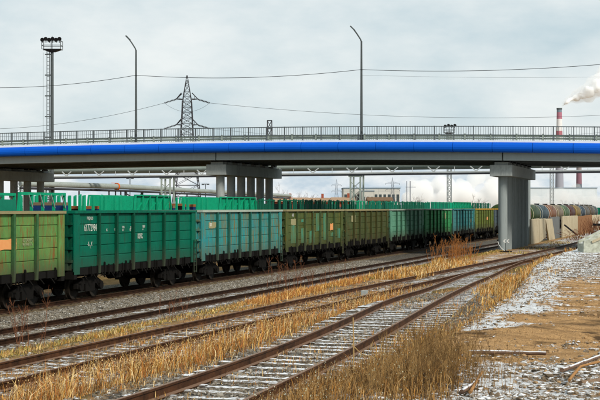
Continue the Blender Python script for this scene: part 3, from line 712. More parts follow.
    if i != 1: ld.build('ladder', mpost, g)
    for e in (-1, 1): bogie(g, e*4.325)
    for (u, v, sz, tx, mt) in texts:
        Yl = None
        Z = F*(WS+.13)/(CT*(700-u)); Y = (Z-(WS+.13)*ST)/CT; z = CAMH-(v-HOR)*Z/F
        lettering(tx, sz, (X1-.1025, Y-yc, z), mt, g)
    for (u0, v0, u1, v1, mt) in patches:
        def yz(u, v):
            Z = F*(WS+.13)/(CT*(700-u)); return (Z-(WS+.13)*ST)/CT-yc, CAMH-(v-HOR)*Z/F
        a = yz(u0, v0); b_ = yz(u0, v1); c = yz(u1, v1); d = yz(u1, v0)
        zt_ = (a[1]+d[1])/2; zb_ = (b_[1]+c[1])/2
        ya = max(a[0], -h+.02); yb_ = d[0]; rj = random.Random(int(u0*7+v0)); pg_ = []
        for (p, q) in (((ya, zb_), (yb_, zb_)), ((yb_, zb_), (yb_, zt_)), ((yb_, zt_), (ya, zt_)), ((ya, zt_), (ya, zb_))):
            for k in range(7): pg_.append((p[0]+(q[0]-p[0])*k/7+rj.uniform(-.02, .02), p[1]+(q[1]-p[1])*k/7+rj.uniform(-.03, .03)))
        m = MB(); m.prism(pg_, 'x', X1-.1075, X1-.1045); m.build('painted_patch', mt, g)
    return g
RST = (.16, .065, .02)
P = {
 1: paint('wagon_paint_olive', (.12, .31, .085), (.15, .22, .06), (.20, .07, .02), .55, .45),
 2: paint('wagon_paint_emerald', (.001, .15, .09), (.001, .11, .065), (.02, .05, .03), .35, .3, (.02, .06, .04)),
 3: paint('wagon_paint_turquoise', (.03, .30, .31), (.05, .25, .19), (.17, .13, .04), .7, .6, (.06, .11, .09)),
 4: paint('wagon_paint_olive_patched', (.085, .115, .035), (.07, .16, .06), (.20, .10, .02), .35, 1.35, (.04, .045, .02)),
 5: paint('wagon_paint_brown_olive', (.065, .08, .028), (.07, .12, .05), (.13, .07, .02), .5, .5, (.035, .035, .015)),
 6: paint('wagon_paint_pale_green', (.12, .33, .22), (.15, .36, .25), (.09, .10, .04), .3, .5),
 7: paint('wagon_paint_leaf_green', (.035, .29, .09), (.06, .32, .14), (.06, .09, .03), .3, .5),
 8: paint('wagon_paint_blue_teal', (.03, .24, .27), (.08, .20, .15), (.16, .10, .04), .35, .5),
 9: paint('wagon_paint_moss', (.16, .20, .04), (.08, .17, .05), (.25, .15, .03), .4, .5)}
P['t4'] = paint('turquoise_repaint', (.05, .28, .20), (.06, .20, .10), (.12, .14, .04), .9, .6, (.05, .06, .03))
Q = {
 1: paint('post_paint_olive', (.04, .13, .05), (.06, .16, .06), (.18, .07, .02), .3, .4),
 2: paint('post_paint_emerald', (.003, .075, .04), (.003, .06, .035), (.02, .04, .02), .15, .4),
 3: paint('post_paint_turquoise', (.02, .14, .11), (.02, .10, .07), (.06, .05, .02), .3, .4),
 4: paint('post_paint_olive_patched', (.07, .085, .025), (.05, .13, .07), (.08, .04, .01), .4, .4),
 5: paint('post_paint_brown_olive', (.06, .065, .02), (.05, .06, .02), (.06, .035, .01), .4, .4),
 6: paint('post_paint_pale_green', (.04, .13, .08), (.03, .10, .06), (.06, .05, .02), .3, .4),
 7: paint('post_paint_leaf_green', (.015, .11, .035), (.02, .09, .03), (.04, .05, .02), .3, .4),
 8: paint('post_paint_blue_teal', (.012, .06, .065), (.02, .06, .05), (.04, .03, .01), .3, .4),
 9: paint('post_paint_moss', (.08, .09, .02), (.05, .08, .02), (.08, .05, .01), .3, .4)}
M['rim_tan'] = worn('rusty_rim', (.30, .24, .13), (.12, .16, .08), .8, scale=2, amt=.7, stretch=(1, .6, 1))
M['rim_pale'] = worn('pale_rim', (.36, .42, .36), (.20, .26, .20), .7, scale=2)
M['rim_orange'] = worn('orange_rim', (.60, .32, .04), (.4, .18, .02), .7)
M['patch_orange'] = worn('orange_patch', (.72, .36, .14), (.62, .13, .03), .8, scale=7, amt=.8)
M['patch_cream'] = worn('cream_patch', (.32, .30, .17), (.20, .17, .07), .8, scale=7, amt=.8)
P[10] = paint('wagon_paint_slate', (.07, .12, .15), (.09, .11, .11), (.15, .07, .03), .4, .5); Q[10] = M['black']
wt = M['white_text']; fd = M['faded']
gondola(1, 'faded olive green wagon at the left edge with an orange patch', P[1], Q[1], M['rim_tan'],
        texts=[(22, 242, .16, 'ОСТОРОЖНО', fd), (22, 246.3, .16, 'НЕ ПРЫГАТЬ', fd)],
        patches=[(-6, 239.6, 15.8, 250.2, M['patch_orange'])])
gondola(2, 'dark emerald green wagon with white stencilled number 61772984', P[2], Q[2], None,
        texts=[(86.2, 219.8, .17, 'РЖД RZD', wt), (83.6, 231.2, .40, '61772984', wt), (87, 246, .22, '-Б.   К', wt), (89.5, 248.4, .15, 'Г.', wt),
               (105.5, 231.3, .14, 'АБ', wt), (114, 230.8, .14, 'В', wt), (121.3, 228.5, .14, 'ТАРА', wt), (121.5, 231, .11, '23,5 Т', wt), (129.5, 229, .16, '22', wt), (129, 231, .13, 'ПО', wt),
               (142, 227.8, .16, 'МЕМ', wt), (142, 230.2, .10, '04', wt), (137, 235.4, .11, 'ОБОРУД РЕМ', wt), (137, 237, .11, 'ДАТА 11 04', wt), (137, 238.7, .11, 'ПРОБЕГ 1 РЕМ', wt)])
gondola(3, 'pale turquoise wagon streaked with rust, third from the left', P[3], Q[3], M['rim_pale'],
        texts=[(209.2, 226.2, .22, '5321', M['whiteplate'])], patches=[(208.2, 222.5, 215.8, 228, M['patch_cream'])])
gondola(4, 'patchy wagon of olive and turquoise paint with an orange square', P[4], Q[4], M['rim_tan'],
        texts=[(291.5, 216.6, .26, '6145', M['whiteplate'])], patches=[(u0, v0, u1, v1, P['t4']) for u0, v0, u1, v1 in ((290.5, 225.6, 298, 243), (300.6, 219, 304.5, 222), (300.6, 228, 306.3, 243), (309, 231, 314, 243), (315.5, 213, 320.6, 231), (323, 213, 327.6, 240), (330, 232.5, 334.8, 236), (337.2, 228, 341.5, 238))]+[(290.6, 218.8, 297, 224.8, M['patch_cream']), (329.7, 223.5, 334.6, 230, M['patch_orange'])])
gondola(5, 'dull brown olive wagon with a small cream patch, left of the pale green wagon', P[5], Q[5], M['rim_tan'], patches=[(351, 215.5, 355, 222, M['patch_cream'])])
gondola(6, 'pale mint green wagon, between the brown olive and leaf green wagons', P[6], Q[6], M['rim_pale'])
gondola(7, 'clean leaf green wagon next to the blue teal one', P[7], Q[7], M['rim_pale'], patches=[(443.5, 213, 445.5, 219, M['patch_cream'])])
gondola(8, 'blue teal wagon, second last of the row before the pier', P[8], Q[8], None, patches=[(470, 219, 471.6, 222.5, M['patch_cream'])])
gondola(9, 'mossy green wagon with an orange top rim, beside the concrete pier', P[9], Q[9], M['rim_orange'], patches=[(485.5, 217, 488, 220, M['patch_orange'])])
gondola(10, 'slate blue wagon mostly hidden behind the concrete pier', P[10], Q[10], M['rim_orange'])

# ================================================================== STAKE WAGONS behind
SD = 31.5
def Ys(u): Z = F*SD/(CT*(700-u)); return (Z-SD*ST)/CT
def stake_wagon(y0, y1, label, segs, grp='bright green stake wagons behind the first train'):
    yc = (y0+y1)/2; h = (y1-y0)/2-.35; XW = -(SD+1.5); zt = 4.30
    g = empty('stake_wagon', (XW, yc, 0), 0, label, 'stake wagon', grp)
    m = MB(); m.bb(-1.45, 1.45, -h, h, 1.12, 1.30); m.bb(-.3, .3, -h, h, .8, 1.119)
    for s in (-1, 1): m.bb(s*1.38, s*1.46, -h, h, .98, 1.118)
    m.build('flat_bed', M['under'], g)
    for e in (-1, 1):
        c = MB(); c.bb(-.12, .12, e*h, e*(h+.26), .96, 1.16); c.bb(-.2, .2, e*(h+.22), e*(h+.34), .88, 1.2); c.build('coupler', M['under'], g)
        bogie(g, e*(h-2.2))
    for (a, b, kind, mat) in segs:
        a -= yc; b -= yc; a = max(a, -h+.02); b = min(b, h-.02); n = max(2, int((b-a)/1.35)); zt_ = zt
        if kind == 'panel':                                    # closed box section with sloped ends
            for s in (-1, 1):
                q = MB(); x0, x1 = s*1.36, s*1.40; sl_ = min(.75, (b-a)*.12)
                q.prism([(a+sl_, zt_), (a, 1.301), (b, 1.301), (b-sl_, zt_)], 'x', x0, x1); q.build('side_panel', M['stakepanel'] if mat is G else mat, g)
                for k in range(n):
                    ya_ = a+sl_+(b-a-2*sl_)*k/n; yb_ = a+sl_+(b-a-2*sl_)*(k+1)/n; q = MB(); q.bar((s*1.44, ya_+.1, 3.3+.1*(k % 3)), (s*1.44, yb_-.1, zt_-.12 if k % 2 else 3.9), .07); q.build('brace', mat, g)
                for k in range(n+1):
                    t = k/n; yb = a+(b-a)*t; yt = (a+sl_)+(b-a-2*sl_)*t
                    yb = min(max(yb, a+.06), b-.06); q = MB(); q.bar((s*1.49, yb, 1.31), (s*1.49, yt, zt_+.03), .10, .09); q.build('stake', mat, g)
                q = MB(); q.bb(s*1.38, s*1.53, a+sl_, b-sl_, zt_+.002, zt_+.08); q.bb(s*1.445, s*1.475, a+.3, b-.3, 2.7, 2.8); q.build('top_rail', mat, g)
            for yy, e in ((a, 1), (b, -1)):
                q = MB(); q.add([(-1.38, yy, 1.31), (1.38, yy, 1.31), (1.38, yy+e*sl_, zt_), (-1.38, yy+e*sl_, zt_), (-1.38, yy+e*.05, 1.31), (1.38, yy+e*.05, 1.31), (1.38, yy+e*(sl_+.05), zt_), (-1.38, yy+e*(sl_+.05), zt_)],
                    [(0, 1, 2, 3), (7, 6, 5, 4), (0, 4, 5, 1), (1, 5, 6, 2), (2, 6, 7, 3), (3, 7, 4, 0)]); q.build('end_panel', mat, g)
        elif kind == 'frame':                                  # open frame: top rail, raking struts, panels showing far side
            for s in (-1, 1):
                q = MB(); q.bb(s*1.36, s*1.52, a+.7, b-.25, zt_-.06, zt_+.08); q.build('top_rail', mat, g)
                for k in range(n+1):
                    y = a+.75+(b-a-1.05)*k/n; q = MB(); q.bar((s*1.44, y-.5 if k == 0 else (y+.25 if k == n else y), 1.31), (s*1.44, y, zt_), .13, .10); q.build('stake', mat, g)
                    if 0 < k <= n: q = MB(); q.bar((s*1.50, y-.42, zt_), (s*1.50, y+.02, zt_-.7), .05); q.build('strut', M['pipe'], g)
            q = MB(); q.bb(-1.42, -1.37, a+.3, b-.2, 1.31, zt_-.25); q.build('side_panel', M['stakeside'], g)
            q = MB(); q.bb(1.34, 1.37, a+.3, b-.2, 1.31, 3.2); q.build('side_panel', mat, g)
        else:                                                  # open stakes with a load between
            for s in (-1, 1):
                nk = int(n*1.6)
                for k in range(nk):
                    y = a+.2+(b-a-.4)*(k+.25*math.sin(k*2.3+a))/(nk-1+.3); q = MB(); wd = .22+.16*((k*7) % 3)/2
                    q.prism([(y-wd*.6, 1.301), (y+wd*.6, 1.301), (y+wd*.35, zt_+.04*((k*5) % 3-1)), (y-wd*.35, zt_+.04*((k*3) % 3-1))], 'x', s*1.36, s*1.46); q.build('stake', mat, g)
            if kind == 'load':
                k = 0; y = a+.5
                while y < b-.8:
                    q = MB(); ww = random.uniform(.45, .75); tz = random.uniform(3.5, 3.85)
                    q.bb(-1.0, 1.0, y, y+ww, 1.304, tz); q.build('load_bundle', M['bluebox'] if k % 2 == 0 else M['under'], g)
                    q = MB(); q.bb(-1.01, 1.01, y-.01, y+ww+.01, tz+.002, tz+.16); q.build('load_band', M['rustbox'] if k % 3 else M['wood'], g)
                    y += ww+random.uniform(.9, 1.8); k += 1
            else:
                q = MB(); q.bb(-1.37, -1.33, a+.1, b-.1, 1.304, zt_-.35); q.build('side_panel', M['stakedark'], g)  # dark sheets stand in for the shade behind the stakes
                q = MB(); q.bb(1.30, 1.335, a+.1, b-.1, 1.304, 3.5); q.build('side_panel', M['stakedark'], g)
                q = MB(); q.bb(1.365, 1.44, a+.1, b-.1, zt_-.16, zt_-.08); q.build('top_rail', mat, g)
    return g
G, GD, GS = M['stakegreen'], M['stakedark'], M['stakeside']
stake_wagon(43.9, 57.9, 'teal stake wagon only just showing at the left edge of the second train', [(44.2, 50.9, 'panel', GS), (51.1, 57.5, 'stakes', GS)])
stake_wagon(57.9, 71.8, 'bright green stake wagon with an open frame and blue load, above the olive wagon', [(57.9+.35, 64.1, 'frame', G), (64.4, 71.4, 'load', G)])
stake_wagon(71.8, 86.2, 'bright green stake wagon half panelled, above the turquoise wagon\'s left end', [(72.2, 79.0, 'panel', G), (79.3, 85.8, 'load', G)])
stake_wagon(86.4, 100.6, 'bright green wagon with sloped end panel in front of the left pier columns', [(86.8, 95.8, 'panel', G), (96.0, 100.2, 'stakes', GD)])
stake_wagon(100.8, 114.4, 'dark green stake wagon just right of the left pier columns', [(101.2, 114.0, 'stakes', GD)])
stake_wagon(114.4, 129.8, 'bright green stake wagon seen below the lattice support of the gallery', [(114.8, 129.4, 'stakes', G)])
stake_wagon(131.0, 145.0, 'teal stake wagon above the brown olive wagon', [(131.4, 144.6, 'stakes', GS)])
stake_wagon(145.2, 159.6, 'dark teal stake wagon above the pale mint green wagon', [(145.6, 159.2, 'stakes', GD)])
stake_wagon(159.8, 177.0, 'long dark green stake wagon above the leaf green wagon', [(160.2, 176.6, 'stakes', GS)])
stake_wagon(177.8, 194.4, 'bright green panelled wagon above the blue teal wagon', [(178.2, 194, 'panel', G)])
stake_wagon(195.0, 213.0, 'dark green stake wagon above the wagon with the orange rim', [(195.4, 212.6, 'stakes', GD)])

# ================================================================== TANK WAGONS beyond the pier
def tank_wagon(i, label, c, rimc, stack=True):
    y0 = 47.6+WP*9+12.02*i; yc = y0+5.9; h = 5.4; g = empty('tank_wagon', (XC, yc, 0), 0, label, 'tank wagon', 'tank wagons beyond the pier')
    m = MB(); n = 26; r = 1.46; zc = 2.62; prof = [(-h-.02, .0), (-h, .7), (-h+.14, 1.15), (-h+.36, 1.38), (-h+.55, r), (h-.55, r), (h-.36, 1.38), (h-.14, 1.15), (h, .7), (h+.02, .0)]
    vs = []; k = len(prof)
    for a in range(n):
        t = 2*math.pi*a/n
        for (y, q) in prof: vs.append((q*math.cos(t), y, zc+q*math.sin(t)))
    m.add(vs, [(a*k+j, ((a+1) % n)*k+j, ((a+1) % n)*k+j+1, a*k+j+1) for a in range(n) for j in range(k-1)], True); m.build('tank', c, g)
    for e in (-1, 1):
        b = MB(); pts = []
        for (rr, yy) in ((r+.03, -.10), (r+.03, .10), (r-.05, .10), (r-.05, -.10)): pts.append((rr, yy))
        vs = []
        for a in range(n):
            t = 2*math.pi*a/n
            for (rr, yy) in pts: vs.append((rr*math.cos(t), e*(h-.75)+yy, zc+rr*math.sin(t)))
        b.add(vs, [(a*4+j, ((a+1) % n)*4+j, ((a+1) % n)*4+(j+1) % 4, a*4+(j+1) % 4) for a in range(n) for j in range(4)]); b.build('band', rimc, g)
    d = MB(); d.cyl((0, 0, zc+r-.1), (0, 0, zc+r+.12), .4, n=14); d.cyl((0, 0, zc+r+.12), (0, 0, zc+r+.18), .45, n=14); d.build('dome_hatch', M['black'], g)
    f = MB(); f.bb(-.5, .5, -h-.5, h+.5, .82, 1.12)
    for e in (-1, 1): f.bb(-1.2, 1.2, e*(h-.9), e*(h-.5), 1.121, 1.5)
    f.build('underframe', M['under'], g)
    l = MB()
    for a in (-.18, .18): l.bar((1.52, a, 1.0), (1.25, a, 3.9), .04)
    for q in range(9): l.bar((1.52-.03*q, -.18, 1.1+q*.32), (1.52-.03*q, .18, 1.1+q*.32), .03)
    l.build('ladder', M['mast'], g)
    for e in (-1, 1): bogie(g, e*3.9)
def tp(n, c): return worn(n, tuple(x*.42 for x in c), tuple(x*.14 for x in c), .5, scale=1.2, amt=.6)
TC = [(tp('tank_blue', (.10, .2, .26)), 'dull blue'), (tp('tank_green', (.09, .16, .05)), 'moss green'), (tp('tank_red', (.24, .05, .03)), 'dark red'), (tp('tank_darkgreen', (.07, .13, .04)), 'dark green'),
      (tp('tank_steel', (.09, .15, .18)), 'steel blue'), (tp('tank_orange', (.42, .17, .07)), 'orange'), (tp('tank_cream', (.40, .30, .20)), 'pale cream'), (tp('tank_leaf', (.12, .22, .08)), 'leaf green'),
      (tp('tank_maroon', (.16, .05, .04)), 'maroon'), (tp('tank_yellow', (.45, .28, .05)), 'yellow'), (tp('tank_navy', (.03, .07, .12)), 'navy'), (tp('tank_grey', (.25, .23, .20)), 'grey'), (tp('tank_brown', (.16, .11, .07)), 'brown'), (tp('tank_smoke', (.11, .13, .12)), 'smoke grey')]
bandm = [worn('lit_rim_cream', (.55, .50, .34), (.3, .26, .16), .7), worn('band_rust', (.16, .10, .06), (.08, .04, .03), .7), worn('lit_rim_white', (.6, .6, .55), (.35, .35, .3), .7)]  # pale bands carry the light on the tank ends as colour
where = ['', 'hidden first behind the pier', 'hidden second behind the pier', 'first to the right of the pier', 'second to the right of the pier', 'third right of the pier', 'fourth right of the pier', 'fifth right of the pier', 'sixth right of the pier', 'seventh right of the pier', 'eighth right of the pier', 'ninth right of the pier', 'tenth right of the pier', 'farthest, before the green wagons']
for i in range(1, 14):
    tank_wagon(i-1, '%s tank wagon with pale bands for its lit end rims, %s' % (TC[i][1], where[i]), TC[i][0], bandm[(i*2+(0 if i != 5 else 1)) % 3])
for i in range(3):                                             # green wagons at the far end
    y0 = 47.6+WP*9+12.02*13+i*14+2; g = empty('gondola_wagon', (XC, y0+6.5, 0), 0, 'far green wagon at the right edge behind the tank wagons, number %s from the tanks' % ('one', 'two', 'three')[i], 'freight wagon', 'far green wagons')
    m = MB(); m.bb(-1.5, 1.5, -6.5, 6.5, 1.2, 3.6); m.build('body', M['stakeside'], g); m = MB(); m.bb(-1.2, 1.2, -6.6, 6.6, .6, 1.19); m.build('underframe', M['under'], g)
    m = MB()
    for k in range(9): m.bb(1.501, 1.6, -6.4+k*1.6-.07, -6.4+k*1.6+.07, 1.1, 3.6)
    m.build('side_ribs', M['stakedark'], g)
    bogie(g, -4.3); bogie(g, 4.3)

# ================================================================== CONCRETE SLAB WALL along the tracks, right of the pier
def Yd(u, D): Z = F*D/(CT*(700-u)); return (Z-D*ST)/CT
DW = 14.9
M['slab'] = worn('old_concrete_slab', (.50, .44, .31), (.19, .13, .07), .9, scale=1.6, amt=.45, stretch=(1, .8, .35), bmp=.3)
M['slab_dark'] = worn('dark_concrete_slab', (.15, .16, .16), (.08, .085, .08), .9, scale=.9, amt=.6)
M['slab_rust'] = worn('rust_stained_slab', (.26, .13, .06), (.14, .065, .03), .9, scale=.6, amt=.6, stretch=(1, 1, .4))
slabs = [(527.0, 531.0, 2.45, 0, 'slab_dark', 'dark narrow slab right beside the pier'), (531.2, 539.2, 2.55, .0, 'slab', 'tall pale slab leaning in the wall, first right of the pier'),
         (539.8, 545.6, 2.5, .0, 'slab', 'pale slab with a broken lower edge'), (547.5, 553.6, 2.45, 1.2, 'slab', 'pale slab tilted to the left against the dark one'),
         (553.9, 562.3, 2.6, .0, 'slab_dark', 'dark grey slab behind the tilted one'), (562.8, 570.0, 2.6, .0, 'slab', 'cream slab with brown stains'), (570.2, 577.8, 2.6, 0, 'slab', 'cream slab with a rusty right side'),
         (578.2, 585, 2.5, 0, 'slab_rust', 'rust brown panel left of the buffer stop'), (585.3, 592, 2.55, 0, 'slab_rust', 'rust brown panel behind the buffer stop'), (592.2, 603, 2.5, 0, 'slab', 'pale stained panel at the right edge')]
for i, (u0, u1, hh, tl, mt, lb) in enumerate(slabs):
    y0, y1 = Yd(u0, DW), Yd(u1, DW); n = 9; g = .1
    off = .3 if mt == 'slab_dark' else 0; m = MB(); pts = []
    for k in range(n+1):
        t = k/n; pts.append((y0+(y1-y0)*t+tl*1.6, g-.1 if i != 2 else g+.15+.5*abs(math.sin(k*1.7))*t))
    for k in range(n+1):
        t = 1-k/n; pts.append((y0+(y1-y0)*t-(tl*1.2), hh+.04*math.sin(k*3+i)))
    X = -DW-off; m.prism(pts, 'x', X-.16, X)
    o = m.build('concrete_slab', M[mt], bevel=.02); tag(o, lb+', part of the low wall before the tank wagons', 'concrete slab', 'upright slabs beside the track')
# buffer stop
yb = Yd(591, 10.9); bx = -float(np.interp(yb, yA, dA))+.8; bs = empty('buffer_stop', (-10.9, 168, gz(-10.9, 168)), 0, 'black buffer stop with a wide beam in front of the rusty panels', 'buffer stop')
m = MB(); m.bb(-1.6, 1.9, -.15, .15, 1.15, 1.45); m.build('beam', M['black'], bs)
m = MB(); m.bb(-.35, .15, -.12, .12, 0, 1.9); m.build('post', M['black'], bs)
m = MB(); m.bb(-1.5, -.5, -.5, .5, 0, .62); m.build('block', M['log_snow'], bs); m = MB(); m.bb(.45, 1.55, -.5, .5, 0, .7); m.build('block', M['log_snow'], bs)
m = MB(); m.bb(-.9, -.6, -.2, .2, 1.46, 1.7); m.build('lantern', M['whiteplate'], bs)
# stray rail / pole leaning over the slabs
m = MB(); a = at(564.5, 225, 140); b = at(577, 235, 142); m.bar(a, b, .12); tag(m.build('steel_bar', M['black']), 'thin dark bar leaning against the cream slabs', 'steel bar')
# big concrete trough at the right edge
p = hit(583.5, 252, 0); cb = empty('concrete_trough', (p.x, p.y, gz(p.x, p.y)-.05), TH, 'big pale concrete trough lying on the snowy rubble at the right edge', 'concrete block')
m = MB(); m.prism([(0, 0), (0, .78), (.15, .80), (2.6, 2.0), (5.2, 2.2), (5.2, 0)], 'y', 0, .28); m.build('side', M['slab_snow'], cb, bevel=.03)
m = MB(); m.prism([(0, 0), (0, .60), (.15, .62), (2.6, 1.75), (5.2, 1.95), (5.2, 0)], 'y', .281, 1.5); m.build('core', M['slab_snow'], cb, bevel=.03)
m = MB(); m.prism([(0, 0), (0, .78), (.15, .80), (2.6, 2.0), (5.2, 2.2), (5.2, 0)], 'y', 1.501, 1.8); m.build('side', M['slab_snow'], cb, bevel=.03)
m = MB(); m.bar((.5, -.03, .7), (3.2, -.03, 1.9), .10, .14); m.build('rib', M['slab'], cb)
# small stone post between the tracks
p = hit(364.5, 297.5, 0); m = MB(); g_ = gz(p.x, p.y); m.bb(p.x-.12, p.x+.12, p.y-.1, p.y+.1, g_-.05, g_+.26); tag(m.build('marker_stone', M['concrete'], bevel=.02), 'small square concrete marker stone between the two rusty tracks', 'marker stone')

# ================================================================== PIPE GALLERY behind the bridge
ga, gb = at(75, 176, 155), at(560, 170.9, 130.5); zG = 7.1
dG = Vector((gb.x-ga.x, gb.y-ga.y, 0)).normalized(); nG = Vector((-dG.y, dG.x, 0))
def gp(s, z, off=0): q = Vector((ga.x, ga.y, 0))+dG*s+nG*off; return Vector((q.x, q.y, z))
gal = empty('pipe_gallery', (0, 0, 0), 0, 'long pipe gallery with white V braces running behind the bridge', 'pipe gallery')
s0, s1 = -34, 84
m = MB()
for o_ in (-.5, .5): m.bar(gp(s0, zG+.06, o_), gp(s1, zG+.06, o_), .14, .13)
m.build('bottom_chord', M['truss'], gal)
m = MB()
for o_ in (-.5, .5): m.bar(gp(s0, zG-.10, o_+.01), gp(s1, zG-.10, o_+.01), .10, .14)
m.build('lower_beam', M['lattice'], gal)
m = MB(); m.tube([gp(s0, zG+.78, 0), gp(s1, zG+.78, 0)], .30, 14); m.build('pipe', M['pipe'], gal)
m = MB(); m.tube([gp(s0, zG+.55, .75), gp(s1, zG+.55, .75)], .18, 12); m.build('pipe', M['pipe_white'], gal)
sx = s0+2
while sx < s1-2:
    m = MB()
    for e in (-1, 1): m.bar(gp(sx, zG+.13, -.5), gp(sx+e*.62, zG+.62, -.45), .09)
    m.bar(gp(sx, zG+.1, -.5), gp(sx, zG+.1, .5), .1); m.build('brace', M['truss'], gal)
    m = MB(); m.bar(gp(sx+2.2, zG+.1, -.46), gp(sx+2.2, zG+.6, -.46), .05); m.build('hanger', M['truss'], gal); sx += 4.45
def sG(u):
    best = min(np.arange(s0, s1, .05), key=lambda s: abs((lambda q: 300+F*((q.x*CT+q.y*ST)/(q.y*CT-q.x*ST)))(gp(s, 0))-u)); return best
for u in (22, 49.5, 167.5, 357, 529.5):
    s = sG(u); m = MB(); e = .55 if u not in (49.5,) else .3
    if u > 500:
        m.cyl(gp(s, -.4, -.3), gp(s, zG-.17, -.3), .20, n=14); m.build('support', M['concrete_col'], gal); continue
    for o_ in (-.4, .4): 
        m.bar(gp(s-e, -.4, o_), gp(s-e, zG-.17, o_), .16); m.bar(gp(s+e, -.4, o_), gp(s+e, zG-.17, o_), .16)
    z = 0
    while z < zG-1:
        m.bar(gp(s-e, z, -.4), gp(s+e, z+.9, -.4), .06); m.bar(gp(s+e, z, -.4), gp(s-e, z+.9, -.4), .06); z += .9
    m.bar(gp(s-e-.2, zG-.26, -.42), gp(s+e+.2, zG-.26, -.42), .14); m.build('support', M['galv'], gal)
# insulated pipeline on trestles
pl = empty('pipeline', (0, 0, 0), 0, 'fat silvery pipeline on dark trestles sloping away behind the left of the bridge', 'pipeline')
pts = [world(u, Z, z) for u, Z, z in ((20, 146, 6.2), (60, 150, 6.15), (125, 160, 6.08), (200, 195, 6.0), (290, 262, 5.9))]
m = MB(); m.tube(pts, .31, 16); m.build('pipe', M['pipe_white'], pl)
m = MB(); m.tube([p_-Vector((0, 0, .48)) for p_ in pts], .13, 8); m.build('beam', M['lattice'], pl)
a = world(116.8, 158.8, 6.09); d_ = (pts[2]-pts[1]).normalized(); m = MB(); m.cyl(a-d_*.12, a+d_*.12, .42, n=16); m.bar(a+Vector((0, 0, .4))-d_*1.0, a+Vector((0, 0, .4)), .06); m.build('orange_collar', M['orange'], pl)
for u in (79, 109, 115.5, 120.8, 125.8, 142, 160, 187):
    Z = float(np.interp(u, [20, 60, 125, 200, 290], [146, 150, 160, 195, 262])); b_ = world(u, Z, 5.5); m = MB(); m.bar((b_.x, b_.y, -.4), b_, .26 if u in (125.8, 142) else .13)
    if u in (125.8,):
        c_ = world(142, 168, 5.5); m.bar((b_.x, b_.y, 5.3), (c_.x, c_.y, 4.2), .1); m.bar((b_.x, b_.y, 4.2), (c_.x, c_.y, 5.3), .1)
    m.build('trestle', M['lattice'], pl)
for u, v0, v1 in ((130, 178, 184), (205.5, 184, 200)):
    Z = 200; a = at(u, v0, Z); m = MB(); t = empty('light_pole', (a.x, a.y, -.3), 0, 'thin distant light pole %s' % ('behind the pipeline with the orange collar' if u < 150 else 'in the gap left of the middle bridge pier'), 'light pole')
    m = MB(); m.cyl((0, 0, 0), (0, 0, a.z+.3), .06, n=6); m.build('pole', M['mast'], t)
    m = MB(); m.bar((-.4, 0, a.z+.3), (.4, 0, a.z+.3), .1); m.box((-.4, 0, a.z+.25), (.3, .3, .2)); m.box((.4, 0, a.z+.25), (.3, .3, .2)); m.build('lamp_head', M['mast'], t)

